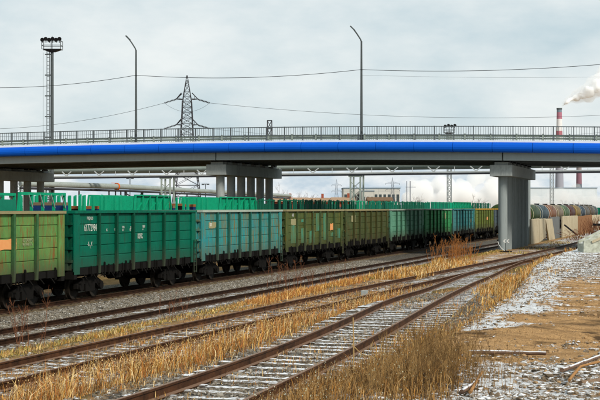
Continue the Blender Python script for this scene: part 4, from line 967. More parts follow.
# ================================================================== MASTS, PYLONS
def lattice_leg(m, w0, w1, z0, z1, t=.09, n=8, tb=.05):
    def c(z, i): w_ = w0+(w1-w0)*(z-z0)/(z1-z0); return Vector(((-1, 1, 1, -1)[i]*w_/2, (-1, -1, 1, 1)[i]*w_/2, z))
    for i in range(4): m.bar(c(z0, i), c(z1, i), t)
    zs = [z0+(z1-z0)*(1-(1-k/n)**1.0) for k in range(n+1)]
    for a, b in zip(zs[:-1], zs[1:]):
        for i in range(4):
            j = (i+1) % 4; m.bar(c(a, i), c(b, j), tb); m.bar(c(a, j), c(b, i), tb); m.bar(c(b, i), c(b, j), tb)
def floodmast(u, vtop, Z, w, label, big=True, rz=0, mat='mast', lad=True):
    a = at(u, vtop, Z); g = empty('floodlight_mast', (a.x, a.y, -.3), TH, label, 'floodlight mast', 'floodlight masts'); H_ = a.z+.3
    m = MB()
    if big:
        m.cyl((0, 0, 0), (0, 0, H_-1.2), w/2, w/2*.8, 12)
    else: lattice_leg(m, w, w, 0, H_-1.0, .07, int(H_/.9), .04)
    m.build('mast', M[mat], g)
    pr = 1.05 if big else .8
    m = MB()
    m.add([(x*pr, y*pr, H_-1.15) for x, y in ((-1, -.6), (1, -.6), (1, .6), (-1, .6))]+[(x*pr*.3, y*pr*.3, H_-1.45) for x, y in ((-1, -1), (1, -1), (1, 1), (-1, 1))], [(0, 1, 2, 3), (4, 7, 6, 5), (0, 4, 5, 1), (1, 5, 6, 2), (2, 6, 7, 3), (3, 7, 4, 0)])
    m.build('platform', M['lattice'], g)
    m = MB()
    for z in (H_-.75, H_-.25):
        for p0, p1 in (((-1, -.6), (1, -.6)), ((1, -.6), (1, .6)), ((1, .6), (-1, .6)), ((-1, .6), (-1, -.6))): m.bar((p0[0]*pr, p0[1]*pr, z), (p1[0]*pr, p1[1]*pr, z), .05)
    for x, y in ((-1, -.6), (0, -.6), (1, -.6), (1, .6), (-1, .6)): m.bar((x*pr, y*pr, H_-1.2), (x*pr, y*pr, H_-.2), .06)
    m.build('guard_rail', M['mast'], g)
    for k in range(6 if big else 4):
        x = (-.9+1.8*k/(5 if big else 3))*pr; q = MB(); q.cyl((x, -.65*pr-.05, H_-.12+.1*(k % 2)), (x+.05, -.65*pr-.4, H_-.22+.1*(k % 2)), .17, .23, 10); q.bar((x, -.6*pr, H_-.5), (x, -.65*pr, H_-.1), .06); q.build('floodlight', M['black'], g)
    if big: q = MB(); q.cyl((0, 0, H_-1.3), (0, 0, H_+.35), .03, n=6); q.build('lightning_rod', M['mast'], g)
    if lad:
        l = MB(); x0 = -w/2-.36 if big else -.14; yl_ = 0 if big else -w/2-.05
        for b_ in (-.01, .28): l.bar((x0+b_, yl_, .5), (x0+b_, yl_, H_-1.3), .06 if big else .04)
        z = .8
        while z < H_-1.4: l.bar((x0, yl_, z), (x0+.28, yl_, z), .05 if big else .035); z += .42 if big else .33
        z = 2.5
        while z < H_-1.5 and big: l.bar((x0-.22, yl_, z), (-w/2+.05, yl_, z), .12); z += 2.3
        z = 2.5
        if big: l.bar((x0-.42, yl_, 2.5), (x0-.42, yl_, H_-1.5), .03)
        l.build('ladder', M['mast' if big else mat], g)
    return g
floodmast(52, 38.8, 150, .42, 'tall pole mast crowned with floodlights and a side ladder, left of both lamps')
floodmast(449.3, 125, 205, .62, 'pale lattice mast with floodlights just above the railing, right of the middle lamp', big=False, mat='mastlight')
floodmast(551.8, 152, 330, .8, 'thin distant lattice mast seen under the bridge beside the chimney', big=False, mat='mastlight', lad=False).scale = (1, 1, 1)
# short double-loop signal mast head above the rail
a = at(269.6, 120.5, 190); g = empty('lattice_mast', (a.x, a.y, -.3), TH, 'narrow lattice mast head poking above the railing, left of the middle lamp', 'lattice mast'); m = MB(); H_ = a.z+.3
lattice_leg(m, .62, .62, 0, H_, .12, 14, .07); m.build('mast', M['lattice'], g)
m = MB(); m.box((0, 0, H_-1.0), (.9, .5, .14)); m.box((0, 0, H_), (.7, .5, .12)); m.build('cross_piece', M['lattice'], g)

def pylon(u, vtop, Z, label, hw=2.9, far=False, top=True):
    a = at(u, vtop, Z); H_ = a.z+.3; mt = M['pylonfar'] if far else M['lattice']; g = empty('electricity_pylon', (a.x, a.y, -.3), TH, label, 'pylon')
    k = Z/230; sc = H_/26.0
    m = MB(); lattice_leg(m, 5.6*sc, 2.1*sc, 0, 15.2*sc, .13*sc, 8, .06*sc); lattice_leg(m, 2.1*sc, 1.5*sc, 15.2*sc, 21.6*sc, .12*sc, 7, .06*sc); lattice_leg(m, 1.5*sc, .1, 21.6*sc, H_, .09*sc, 5, .05*sc)
    m.build('lattice_body', mt, g); arms = []
    for z in (17.7*sc, 22.0*sc):
        q = MB(); w_ = hw*sc*(.62 if not far else 1)
        for s in (-1, 1):
            for y in (-.7, .7): q.bar((s*.9*sc, y*sc, z), (s*w_, 0, z+.05), .13*sc); q.bar((s*.9*sc, y*sc, z+1.0*sc), (s*w_, 0, z+.05), .11*sc)
            q.bar((s*.9*sc, -.7*sc, z), (s*.9*sc, .7*sc, z), .1*sc)
            q.bar((s*1.3*sc, -.5*sc, z), (s*1.3*sc, -.4*sc, z+.7*sc), .08*sc)
        q.build('crossarm', mt, g)
        for s in (-1, 1):
            if not far:
                q = MB(); p0 = Vector((s*w_, 0, z)); p1 = Vector((s*(w_+2.0*sc), 0, z-.62*sc)); nn = 9
                q.cyl(p0, p1, .05, n=6)
                for i_ in range(nn): c_ = p0.lerp(p1, (i_+.5)/nn); d2 = (p1-p0).normalized()*.05; q.cyl(c_-d2, c_+d2, .16, n=8)
                q.build('insulator', M['insul'], g); arms.append((s, g.matrix_basis, p1))
            else: q = MB(); q.cyl((s*w_, 0, z), (s*w_, 0, z-.9*sc), .10, n=6); q.build('insulator', mt, g)
    return g, arms, H_
pg, arms, Hp = pylon(187, 75.3, 230, 'big dark lattice pylon with two crossarms behind the bridge')
bpy.context.view_layer.update()
for s, _, p1 in arms:
    w_ = pg.matrix_world @ p1; up_ = p1.z > 20
    if s < 0: e_ = at(-40, 129 if up_ else 136, 240); wire(catenary(w_, e_, 1.3 if up_ else .6), .028, 'thin power line from the pylon\'s %s arm out to the left' % ('upper' if up_ else 'lower'))
    elif up_: e_ = at(640, 113, 250); wire(catenary(w_, e_, 1.6, 40), .028, 'thin power line from the pylon\'s upper arm out to the right')
    else: e_ = at(640, 128, 250); wire(catenary(w_, e_, 2.2, 40), .02, 'thin power line from the pylon\'s lower arm out to the right')
for s, _, p1 in arms[2:3]:
    q0 = pg.matrix_world @ arms[2][2]; q1 = pg.matrix_world @ arms[3][2]
    wire(catenary(q0, q1, 1.5), .02, 'slack jumper wire hanging round the pylon below its upper arm')
wire(catenary(at(361, 75, 215), at(640, 76, 215), .3), .014, 'faint high wire crossing the sky on the right')
pylon(336.5, 179.5, 620, 'small distant pylon left of the gallery support', 3.3, True); pylon(392.5, 177.5, 620, 'small distant pylon above the long pale building', 4.6, True)
a = at(408.5, 181, 560); g = empty('twin_pole_pylon', (a.x, a.y, -.3), TH, 'distant twin pole pylon right of the pale building', 'pylon'); m = MB()
for x in (-.7, .7): m.cyl((x, 0, 0), (x, 0, a.z+.3), .16, n=6)
m.build('pole', M['pylonfar'], g); m = MB(); m.bar((-1.2, 0, a.z-2.2), (3.0, 0, a.z-2.2), .18); m.bar((-.7, 0, 2), (.7, 0, 6), .1); m.build('crossarm', M['pylonfar'], g)

# ================================================================== FAR BUILDINGS, CHIMNEYS
def facade(name, c, cw, sx, sz, rough=.9):
    m, t, b = newmat(name); tc = t.nodes.new('ShaderNodeTexCoord'); bk = t.nodes.new('ShaderNodeTexBrick'); mp = t.nodes.new('ShaderNodeMapping'); mp.inputs['Rotation'].default_value = (R(90), 0, 0)
    t.links.new(tc.outputs['Object'], mp.inputs[0]); t.links.new(mp.outputs[0], bk.inputs['Vector'])
    bk.offset = 0; bk.inputs['Scale'].default_value = 1; bk.inputs['Brick Width'].default_value = sx; bk.inputs['Row Height'].default_value = sz; bk.inputs['Mortar Size'].default_value = .12
    bk.inputs['Color1'].default_value = (*c, 1); bk.inputs['Color2'].default_value = (*[x*.9 for x in c], 1); bk.inputs['Mortar'].default_value = (*cw, 1)
    t.links.new(bk.outputs['Color'], b.inputs['Base Color']); b.inputs['Roughness'].default_value = rough; return m
M['plant_wall'] = facade('pale_panel_wall', (.50, .50, .47), (.36, .37, .36), 6, 3)
M['hall_wall'] = facade('white_panel_wall', (.60, .66, .70), (.50, .56, .60), 9, 4)
M['shed'] = worn('tan_shed', (.33, .22, .12), (.2, .12, .07), .9, scale=.3)
M['window'] = worn('dark_window', (.06, .08, .09), None, .3)
def building(u0, u1, vtop, Z, dep, label, wall, roofm, cat='building', wins=0, pitch=0, name='building'):
    a = at(u0, vtop, Z); b = at(u1, vtop, Z); L_ = (b-a).length; g = empty(name, (a.x, a.y, -.3), math.atan2(b.y-a.y, b.x-a.x), label, cat); H_ = a.z+.3
    m = MB(); m.bb(0, L_, 0, dep, 0, H_-(pitch or 0)); m.build('wall', wall, g)
    m = MB()
    if pitch: m.prism([(-.6, H_-pitch+.003), (dep+.6, H_-pitch+.003), (dep/2, H_)], 'x', -.6, L_+.6)
    else: m.bb(-.3, L_+.3, -.3, dep+.3, H_+.003, H_+.5)
    m.build('roof', roofm, g)
    for k in range(wins):
        x = (k+.5)*L_/wins; q = MB(); q.bb(x-L_/wins*.3, x+L_/wins*.3, -.1, .05, (H_-pitch)*.50, (H_-pitch)*.78); q.build('window', M['window'], g)
    return g, L_, H_
roofblue = worn('blue_grey_roof', (.20, .27, .33), None, .8)
building(343.5, 400, 188.6, 700, 30, 'long pale factory building far behind the gallery support', M['plant_wall'], roofblue, wins=13)
building(362, 374, 191.5, 690, 12, 'lower pale annex in front of the long factory building', M['plant_wall'], roofblue, wins=3)
building(528, 597, 188.3, 900, 50, 'wide white hall under the chimneys on the right', M['hall_wall'], roofblue, wins=0)
building(370, 391, 197.0, 330, 10, 'low tan shed with a brown roof above the teal stake wagon', M['shed'], worn('brown_roof', (.20, .12, .07), None, .9), wins=4, pitch=.9)
M['tanroof'] = worn('tan_roof', (.38, .26, .17), (.25, .15, .09), .9)
for u0, u1, vt, ch, lb in ((268, 287, 197.2, 0, 'low tan roofed house right of the middle pier'), (288, 306, 197.4, 290, 'low house with a brick chimney, left of the bare trees'), (309, 331, 197.6, 322.8, 'low brown house with a brick chimney left of the small pylon'), (334, 353, 197.2, 349, 'low house with a brick chimney just left of the gallery support')):
    g, L_, H_ = building(u0, u1, vt, 300, 8, lb, M['brick'], M['tanroof'], 'house', wins=4, pitch=1.0, name='house')
    if ch:
        x = (ch-u0)/(u1-u0)*L_; q = MB(); q.bb(x-.28, x+.28, 3.6, 4.2, H_-.5, H_+.9); q.build('chimney', M['brick'], g)
def chim_mat():
    m, t, b = newmat('striped_chimney'); tc = t.nodes.new('ShaderNodeTexCoord'); sp = t.nodes.new('ShaderNodeSeparateXYZ'); t.links.new(tc.outputs['Object'], sp.inputs[0])
    r = t.nodes.new('ShaderNodeValToRGB'); r.color_ramp.interpolation = 'CONSTANT'; mr = t.nodes.new('ShaderNodeMapRange'); mr.inputs[1].default_value = 0; mr.inputs[2].default_value = 113; t.links.new(sp.outputs['Z'], mr.inputs[0]); t.links.new(mr.outputs[0], r.inputs[0])
    def f(v): return max(0, min(1, ((HOR-v)*1500/F+CAMH+.3)/113))
    cols = [(0, (.22, .22, .24)), (f(180), (.24, .23, .25)), (f(172), (.33, .32, .34)), (f(143.5), (.42, .04, .05)), (f(134.5), (.42, .04, .05)), (f(131), (.62, .60, .60)), (f(118), (.40, .05, .07)), (f(113.0), (.13, .13, .17))]
    cols = [(0, (.28, .29, .34)), (f(160), (.62, .60, .60)), (f(135), (.40, .14, .17)), (f(131), (.64, .63, .63)), (f(119), (.36, .15, .20)), (f(112.5), (.17, .21, .26))]  # distance haze mixed into the stripe colours
    e = r.color_ramp.elements
    while len(e) > 1: e.remove(e[-1])
    e[0].position = 0; e[0].color = (*cols[0][1], 1)
    for p_, c_ in cols[1:]: x = e.new(p_); x.color = (*c_, 1)
    t.links.new(r.outputs[0], b.inputs['Base Color']); b.inputs['Roughness'].default_value = .9; return m
a = at(559.4, 108.3, 1500); g = empty('factory_chimney', (a.x, a.y, -.3), 0, 'tall red and white striped chimney with a dark tip, trailing white smoke', 'chimney', 'factory chimneys')
m = MB(); H_ = a.z+.3; m.cyl((0, 0, 0), (0, 0, H_), 5.2, 2.75, 24); m.build('shaft', chim_mat(), g)
m = MB(); m.cyl((0, 0, H_-1.2), (0, 0, H_+.4), 3.1, 3.1, 24); m.cyl((0, 0, H_*.62), (0, 0, H_*.62+1), 4.1, 4.1, 24); m.build('ring', M['mast'], g)
a = at(579, 158, 2000); g = empty('factory_chimney', (a.x, a.y, -.3), 0, 'second chimney with a dark red band seen under the bridge on the far right', 'chimney', 'factory chimneys')
m = MB(); H_ = a.z+.3; z1 = at(579, 184, 2000).z+.3; z2 = at(579, 172, 2000).z+.3; m.cyl((0, 0, 0), (0, 0, z1), 4.4, 4.2, 20); m.build('shaft', M['pylonfar'], g)
m = MB(); m.cyl((0, 0, z1), (0, 0, z2), 4.2, 3.9, 20); m.build('red_band', worn('dull_red_band', (.26, .14, .18), None, .9), g)
m = MB(); m.cyl((0, 0, z2), (0, 0, H_), 3.9, 3.6, 20); m.build('upper_shaft', worn('grey_band', (.30, .27, .28), None, .9), g)

# ================================================================== STEAM
def steam(name, label, balls, dens, col_=(1, 1, 1), vox=1.6, disp=2.0, nsize=6, core=.72):
    bm = bmesh.new()
    for (p_, r_) in balls: bmesh.ops.create_icosphere(bm, subdivisions=2, radius=r_, matrix=Matrix.Translation(p_))
    me = bpy.data.meshes.new(name); bm.to_mesh(me); bm.free(); o = bpy.data.objects.new(name, me); col.objects.link(o)
    r = o.modifiers.new('r', 'REMESH'); r.mode = 'VOXEL'; r.voxel_size = vox
    tx = bpy.data.textures.new(name, 'CLOUDS'); tx.noise_scale = nsize; tx.noise_depth = 3; d = o.modifiers.new('d', 'DISPLACE'); d.texture = tx; d.strength = disp; d.texture_coords = 'GLOBAL'
    m = bpy.data.materials.new(name+'_vapour'); m.use_nodes = True; t = m.node_tree; t.nodes.remove(t.nodes['Principled BSDF']); v = t.nodes.new('ShaderNodeVolumePrincipled')
    v.inputs['Density'].default_value = dens; v.inputs['Color'].default_value = (*col_, 1); v.inputs['Anisotropy'].default_value = 0
    t.links.new(v.outputs[0], t.nodes['Material Output'].inputs['Volume']); me.materials.append(m)
    if not core: return tag(o, label, 'smoke', None, 'stuff')
    bm = bmesh.new()
    for (p_, r_) in balls: bmesh.ops.create_icosphere(bm, subdivisions=2, radius=r_*core, matrix=Matrix.Translation(p_))
    m2 = bpy.data.meshes.new('dense_core'); bm.to_mesh(m2); bm.free(); o2 = bpy.data.objects.new('dense_core', m2); col.objects.link(o2); o2.parent = o
    r = o2.modifiers.new('r', 'REMESH'); r.mode = 'VOXEL'; r.voxel_size = vox; r.use_smooth_shade = True; d = o2.modifiers.new('d', 'DISPLACE'); d.texture = tx; d.strength = disp*.9; d.texture_coords = 'GLOBAL'
    mc, tc_, bc = newmat(name+'_core'); bc.inputs['Base Color'].default_value = (.93, .93, .93, 1); bc.inputs['Roughness'].default_value = 1; bc.inputs['Specular IOR Level'].default_value = 0; m2.materials.append(mc)
    return tag(o, label, 'smoke', None, 'stuff')
bl = []; rs = random.Random(3)
for k in range(26):
    t = k/25; u = 562.5+t*50; v = 106.5-28*t**.8+rs.uniform(-1, 1)*3*t; r_ = 2.4+18*t**.75*rs.uniform(.7, 1); bl.append((at(u, v+rs.uniform(-1, 1)*5*t, 1500+rs.uniform(-8, 8)*t), r_*.8))
steam('chimney_smoke', 'white smoke drifting right from the striped chimney', bl, .07, disp=8, nsize=10, core=.50)
def bank(name, label, u0, u1, v0, v1, Z, n, rr, dens, seed):
    rs = random.Random(seed); b_ = []
    for k in range(n):
        u = rs.uniform(u0, u1); f_ = rs.random()**1.3; env = .45+.55*math.sin((u-u0)/(u1-u0)*math.pi*rs.uniform(.9, 1.1)); v = v1-(v1-v0)*f_*abs(env); b_.append((at(u, v, Z+rs.uniform(-20, 20)), rr*rs.uniform(.6, 1.2)))
    return steam(name, label, b_, dens, vox=rr*.22, disp=rr*.6, nsize=rr*.9, core=0)
bank('steam_cloud', 'billowing white steam above the mid green wagons', 408, 455, 176, 206, 1250, 40, 8, .11, 5)
bank('steam_cloud', 'white steam bank rising left of the big pier', 458, 520, 174, 206, 1250, 50, 8.5, .11, 8)
bank('steam_cloud', 'low white steam puffs drifting before the white hall', 532, 606, 192, 207, 860, 60, 4.2, .06, 11)
bank('steam_cloud', 'small white puff in front of the second chimney', 568, 590, 182, 200, 1300, 14, 4.0, .05, 14)

# ================================================================== BARE TREES
def bare_tree(u, vtop, Z, label, seed, spread=.5, mat='twig', grp='bare trees in the distance', stems=1, thick=1):
    rs = random.Random(seed); a = at(u, vtop, Z); z0 = -.3 if Z > 60 else gz(a.x, a.y); H_ = a.z-z0
    g = empty('bare_tree', (a.x, a.y, z0), 0, label, 'tree', grp)
    tr = MB(); cr = MB()
    def rec(p, d, l, r_, dep):
        n = 3; q = p; path = [p]
        for i in range(n):
            d = (d+Vector((rs.uniform(-.12, .12), rs.uniform(-.12, .12), rs.uniform(0, .06)))).normalized(); q = q+d*l/n; path.append(q)
        (tr if dep < 2 else cr).tube(path, [r_*(1-.45*i/n) for i in range(n+1)], 5 if dep < 2 else 3, caps=False)
        if dep >= 5: return
        k = rs.choice([2, 3, 3]) if dep else 5
        for i in range(k):
            b_ = rs.choice(path[1:]) if dep else path[rs.choice([1, 2, 3])]
            nd = (d+Vector((rs.gauss(0, spread), rs.gauss(0, spread), rs.uniform(-.05, .35)))).normalized(); rec(b_, nd, l*rs.uniform(.5, .75), r_*.55, dep+1)
    for s in range(stems): rec(Vector((rs.uniform(-.3, .3)*(stems-1), 0, 0)), Vector((rs.uniform(-.15, .15), rs.uniform(-.1, .1), 1)).normalized(), H_*.42, H_*.018*thick, 0)
    tr.build('trunk', M['bark'], g, fix=False); cr.build('crown', M[mat], g, fix=False); return g
tl = [(276, 185.5, 310, 'bare tree just right of the middle pier'), (283, 187, 320, 'orange brown bare tree right of the middle pier'), (307, 187.5, 330, 'bare tree between the two brick chimneys'), (312, 190.5, 330, 'low bare tree between the brick chimneys, right one'),
      (317.5, 191.5, 330, 'small bare tree left of the middle brick chimney'), (297, 191.5, 330, 'small bare tree right of the left brick chimney'), (345, 188, 340, 'bare tree in front of the pale factory, left of the gallery support'), (364, 191, 340, 'bare tree in front of the pale factory, right of the gallery support'),
      (416, 192.5, 420, 'bare tree left of the steam cloud'), (420, 194.5, 420, 'second bare tree left of the steam cloud'), (473, 192.5, 420, 'bare tree between lattice mast and pier'), (477.5, 195.5, 420, 'smaller bare tree next to the pier'), (484, 199, 400, 'lowest bare bush beside the pier'),
      (561, 198, 400, 'bare tree at the foot of the striped chimney'), (566, 199.5, 400, 'bare bush right of the chimney foot'), (574, 199, 400, 'bare bush under the second chimney'), (579.5, 200.5, 400, 'bare bush right of the second chimney'), (589, 201, 400, 'bare bush near the right edge')]
for i, (u, v, Z, lb) in enumerate(tl): bare_tree(u, v, Z, lb, 100+i, .55, 'twig', thick=.8, stems=2 if i % 2 else 1)
# rough scrub against the slabs
for i, (u, v, Z) in enumerate(((583, 218, 165), (587, 215, 170), (592, 217, 172), (597, 214, 176), (566, 228, 140))):
    a = at(u, v, Z); rs = random.Random(i); m = MB()
    for k in range(34):
        b0 = Vector((rs.gauss(0, .6), rs.gauss(0, .6), 0)); m.tube([b0, b0+Vector((rs.gauss(0, .2), rs.gauss(0, .2), (a.z-.1)*rs.uniform(.3, .6))), b0+Vector((rs.gauss(0, .5), rs.gauss(0, .5), (a.z-.1)*rs.uniform(.6, 1)))], [.03, .02, .01], 3, caps=False)
    o = m.build('bare_shrub', M['redtwig'], fix=False); o.location = (a.x+.8, a.y, .1); tag(o, 'brown bare shrub against the concrete slabs, %s' % ['left of the buffer stop', 'just behind the buffer stop lantern', 'behind the buffer stop', 'at the right edge', 'beside the cream slabs'][i], 'shrub', 'shrubs along the slab wall')

# ================================================================== REDDISH WEEDS
def weed(u, v, h, label, seed, n=9, mat='redtwig', r0=.012, w_=.35):
    rs = random.Random(seed); p = hit(u, v, 0); z = gz(p.x, p.y); m = MB()
    for k in range(n):
        b0 = Vector((rs.gauss(0, w_), rs.gauss(0, w_), -.03)); hh = h*rs.uniform(.55, 1); d = Vector((rs.gauss(0, .16), rs.gauss(0, .16), 1)).normalized(); path = [b0+d*hh*t+Vector((0, 0, 0)) for t in (0, .35, .7, 1)]
        m.tube(path, [r0, r0*.8, r0*.6, r0*.3], 4, caps=False)
        for j in range(8):
            t = rs.uniform(.3, .95); q = b0+d*hh*t; e = Vector((rs.gauss(0, .5), rs.gauss(0, .5), .8)).normalized(); l = hh*rs.uniform(.12, .32)*(1.1-t*.5)
            m.tube([q, q+e*l*.5, q+e*l+Vector((0, 0, l*.1))], [r0*.5, r0*.4, r0*.25], 3, caps=False)
            for s in range(2): e2 = (e+Vector((rs.gauss(0, .6), rs.gauss(0, .6), .3))).normalized(); m.tube([q+e*l*.6, q+e*l*.6+e2*l*.4], [r0*.35, r0*.2], 3, caps=False)
    o = m.build('tall_weed', M[mat], fix=False); o.location = (p.x, p.y, z); return tag(o, label, 'weed', 'tall reddish weeds between the tracks')
weed(23, 352, 2.0, 'tall bare reddish weed in front of the olive wagon bogie', 1, 5, r0=.008, w_=.3); weed(15, 348, 1.6, 'thin reddish weed at the left edge', 2, 4, r0=.007)
weed(170, 322, 1.1, 'small red brown weed beside the emerald wagon bogie', 3, 6, r0=.008); weed(290, 290, 1.6, 'red brown weed clump by the turquoise wagon end', 4, 16, r0=.010, w_=.8); weed(300, 288, 1.3, 'red brown weed clump right of the turquoise wagon', 5, 14, r0=.010, w_=.8)
weed(345, 283, 1.3, 'thin red weed before the patchy wagon', 6, 6, r0=.009, w_=.6); weed(456, 264, 1.9, 'tall rusty weed clump before the leaf green wagon', 7, 26, 'rustweed', r0=.017, w_=.7); weed(463, 263, 1.7, 'rusty weed clump before the blue teal wagon', 8, 18, 'rustweed', r0=.017, w_=.6); weed(448, 266, 1.5, 'rusty weed clump, left one before the leaf green wagon', 9, 16, 'rustweed', r0=.016, w_=.6)
for i, (u, v, h_) in enumerate(((408, 372, .75), (425, 362, .85), (440, 368, .95), (455, 378, .9), (468, 388, .75), (432, 386, .8), (412, 392, .7), (448, 394, .8), (398, 386, .55), (420, 352, .6), (372, 396, .5))):
    w_o = weed(u, v, h_, 'brown twiggy weed in the bottom thicket, %s' % ('left front of the log', 'behind the others near the log end', 'tallest near the log end', 'right beside the log', 'beside the short stub', 'middle of the thicket', 'lower middle by the rails', 'lower right at the edge', 'nearest the right rail', 'farthest from the camera', 'leftmost at the bottom edge')[i], 50+i, 34, 'darktwig' if i % 2 else 'browntwig', r0=.0045, w_=.30); w_o['group'] = 'brown weeds in the foreground thicket'
# single pale stalk in the foreground track
p = hit(353, 385, 0); m = MB(); m.tube([(0, 0, 0), (.01, 0, .5), (0, .0, 1.05)], [.011, .012, .010], 5); m.tube([(0, 0, .62), (.12, .02, .5), (.3, .02, .45)], [.009, .008, .005], 5); o = m.build('dry_stalk', M['straw']); o.location = (p.x, p.y, gz(p.x, p.y)-.05); tag(o, 'single pale upright stalk beside the right rail in the foreground', 'stalk')

# ================================================================== LOGS
def log(pts, r, label, mat, br_=True):
    m = MB(); P_ = [Vector(p) for p in pts]; fine = []
    for a, b in zip(P_[:-1], P_[1:]):
        for k in range(5): fine.append(a.lerp(b, k/5)+Vector((random.uniform(-1, 1), random.uniform(-1, 1), random.uniform(-1, 1)))*r*.12)
    fine.append(P_[-1]); n = len(fine)
    m.tube(fine, [r*(1-.25*i/n)*random.uniform(.93, 1.07) for i in range(n)], 10); return tag(m.build('fallen_log', mat), label, 'log', 'logs and branches on the rubble')
def gp2(u, v, up=.06): p = hit(u, v, 0); return Vector((p.x, p.y, gz(p.x, p.y)+up))
log([gp2(468, 356, .05), gp2(505, 357, .07), gp2(546, 358.5, .07)], .042, 'long straight log lying at the edge of the tan dirt', M['log_snow'])
log([gp2(562, 380, .07), gp2(576, 374, .1), gp2(603, 366, .14)], .036, 'grey snowy log at the lower right corner', M['log_snow'])
log([gp2(569, 388, .10), gp2(580, 381, .17), gp2(605, 378, .2)], .024, 'orange peeled branch at the lower right corner', M['woodtan'])
log([gp2(580, 387, .05), gp2(604, 383, .08)], .045, 'thick dark log under the orange peeled branch', M['wood'])
log([gp2(470, 398, .08), gp2(482, 387, .22)], .025, 'short pale stub standing in the bottom weeds', M['woodtan'])
log([gp2(462, 397, .05), gp2(478, 391, .12)], .035, 'snowy branch in the bottom weeds', M['log_snow'])

# ================================================================== GRASS
gr_v, gr_f, gr_c = [], [], []
def blades(n, samp, hmin, hmax, cols, wd=.010, lean=.35, name='dry_grass', label='', clump=.0, seed=1):
    r = np.random.default_rng(seed); x, y = samp(r, n); n = len(x); z = ground_h(-x, y)-.02
    h = (hmin+(hmax-hmin)*r.random(n)**1.5)*(.55+.9*fbm(x*1.3, y*1.3, seed+40, 3)); a = r.uniform(0, 2*np.pi, n); ln = np.where(r.random(n) < .3, r.uniform(.5, 1.9, n), np.abs(r.normal(0, lean, n))); az = r.normal(.4, 1.5, n)
    wx, wy = np.cos(a), np.sin(a); lx, ly = np.cos(az)*ln*h, np.sin(az)*ln*h; w = wd*r.uniform(.6, 1.4, n)*(1+y*.018)
    B = np.stack([x, y, z], -1); Wd = np.stack([wx, wy, np.zeros(n)], -1)*w[:, None]
    kf = 1/np.sqrt(1+ln**2*1.2); Md = B+np.stack([lx*.30*kf, ly*.30*kf, h*.58*np.sqrt(kf)], -1); Tp = B+np.stack([lx*kf, ly*kf, h*kf*r.uniform(.75, 1.0, n)], -1)
    V = np.stack([B-Wd/2, B+Wd/2, Md-Wd*.42, Md+Wd*.42, Tp], 1).reshape(-1, 3); b = np.arange(n)*5
    Fc = np.concatenate([np.stack([b, b+1, b+3], -1), np.stack([b, b+3, b+2], -1), np.stack([b+2, b+3, b+4], -1)])
    ci = r.integers(0, len(cols), n); c = np.array(cols)[ci]*r.uniform(.7, 1.25, n)[:, None]; C = np.concatenate([np.repeat(c[:, None], 5, 1).reshape(-1, 3), np.ones((n*5, 1))], 1)
    return tag(np_mesh(name, V, Fc, M['grass'], C), label, 'grass', None, 'stuff')
def area(D0, D1, Y0, Y1, dens=lambda D, Y: 1.0, ypow=1.0):
    def s(r, n):
        m_ = int(n*1.0); y = Y0+(Y1-Y0)*r.random(m_)**ypow; D = r.uniform(D0, D1, m_); k = r.random(m_) < dens(D, y); return -D[k], y[k]
    return s
GOLD = [(.60, .33, .07), (.76, .54, .22), (.44, .20, .04), (.22, .10, .025), (.74, .58, .32), (.10, .05, .02), (.50, .20, .04)]
BRN = [(.26, .14, .045), (.42, .26, .10), (.08, .045, .02), (.40, .25, .10), (.22, .11, .025), (.06, .035, .018)]
RUST = [(.40, .15, .04), (.33, .12, .035), (.50, .24, .07), (.28, .12, .04)]
MOSS = [(.30, .26, .05), (.42, .34, .08), (.20, .20, .04), (.48, .36, .12)]
def dl(Y): return np.interp(Y, yL, dL)
def cl(s, f, lo, hi): return lambda D, Y: sst(fbm(D*f, Y*f*.7, s, 3), lo, hi)
blades(82000, area(8.3, 12.3, 15, 52, lambda D, Y: sst(D-dl(Y), .35, 2.1)*(1-sst(D-np.interp(Y, yA, dA)+2*GA, -.9, 0))*(.04+.96*sst(fbm(D*.9, Y*.5, 61, 4), .47, .62))), .05, .62, GOLD+BRN[:3]+RUST[:2], .0070, .6, label='tall golden dry grass between the foreground track and the next', seed=11)
blades(30000, area(10.5, 15.6, 17, 60, lambda D, Y: cl(62, .7, .46, .6)(D, Y)*(np.abs(D-np.interp(Y, yA, dA)) > .18)), .06, .26, GOLD+BRN, .0065, .6, label='short dry grass overgrowing the half buried track', seed=12)
blades(60000, area(14.9, 17.6, 26, 112, lambda D, Y: .12+.88*cl(63, .5, .42, .56)(D, Y), 1.1), .05, .24, GOLD+MOSS+MOSS+BRN, .008, .6, label='yellow green grass strip between the two middle tracks', seed=13)
blades(18000, area(14.6, 17.2, 45, 66, cl(64, .6, .42, .55)), .10, .38, RUST+GOLD[:3], .009, .45, label='rust orange grass patch in front of the turquoise wagon', seed=14)
blades(9000, area(12.6, 14.8, 62, 80, cl(65, .4, .44, .58)), .2, .6, GOLD, .010, .45, label='pale gold grass tuft in front of the rusty weeds', seed=15)
def efn(Y): return 4.9+2.7*sst(Y, 30, 75)
blades(60000, area(4.4, 9.4, 24, 74, lambda D, Y: (D > efn(Y)+.15)*(D < np.interp(Y, yR, dR)-.45)*(.04+.96*cl(66, .7, .47, .58)(D, Y))), .10, .50, GOLD+BRN[:2], .008, .5, label='golden grass along the bank beside the foreground track', seed=16)
blades(9000, area(7.0, 9.2, 68, 92, lambda D, Y: (D > efn(Y)+.25)*(D < np.interp(Y, yR, dR)-.9)*cl(71, .4, .40, .52)(D, Y)), .15, .55, GOLD, .012, .45, label='bright golden grass at the bend before the pier', seed=26)
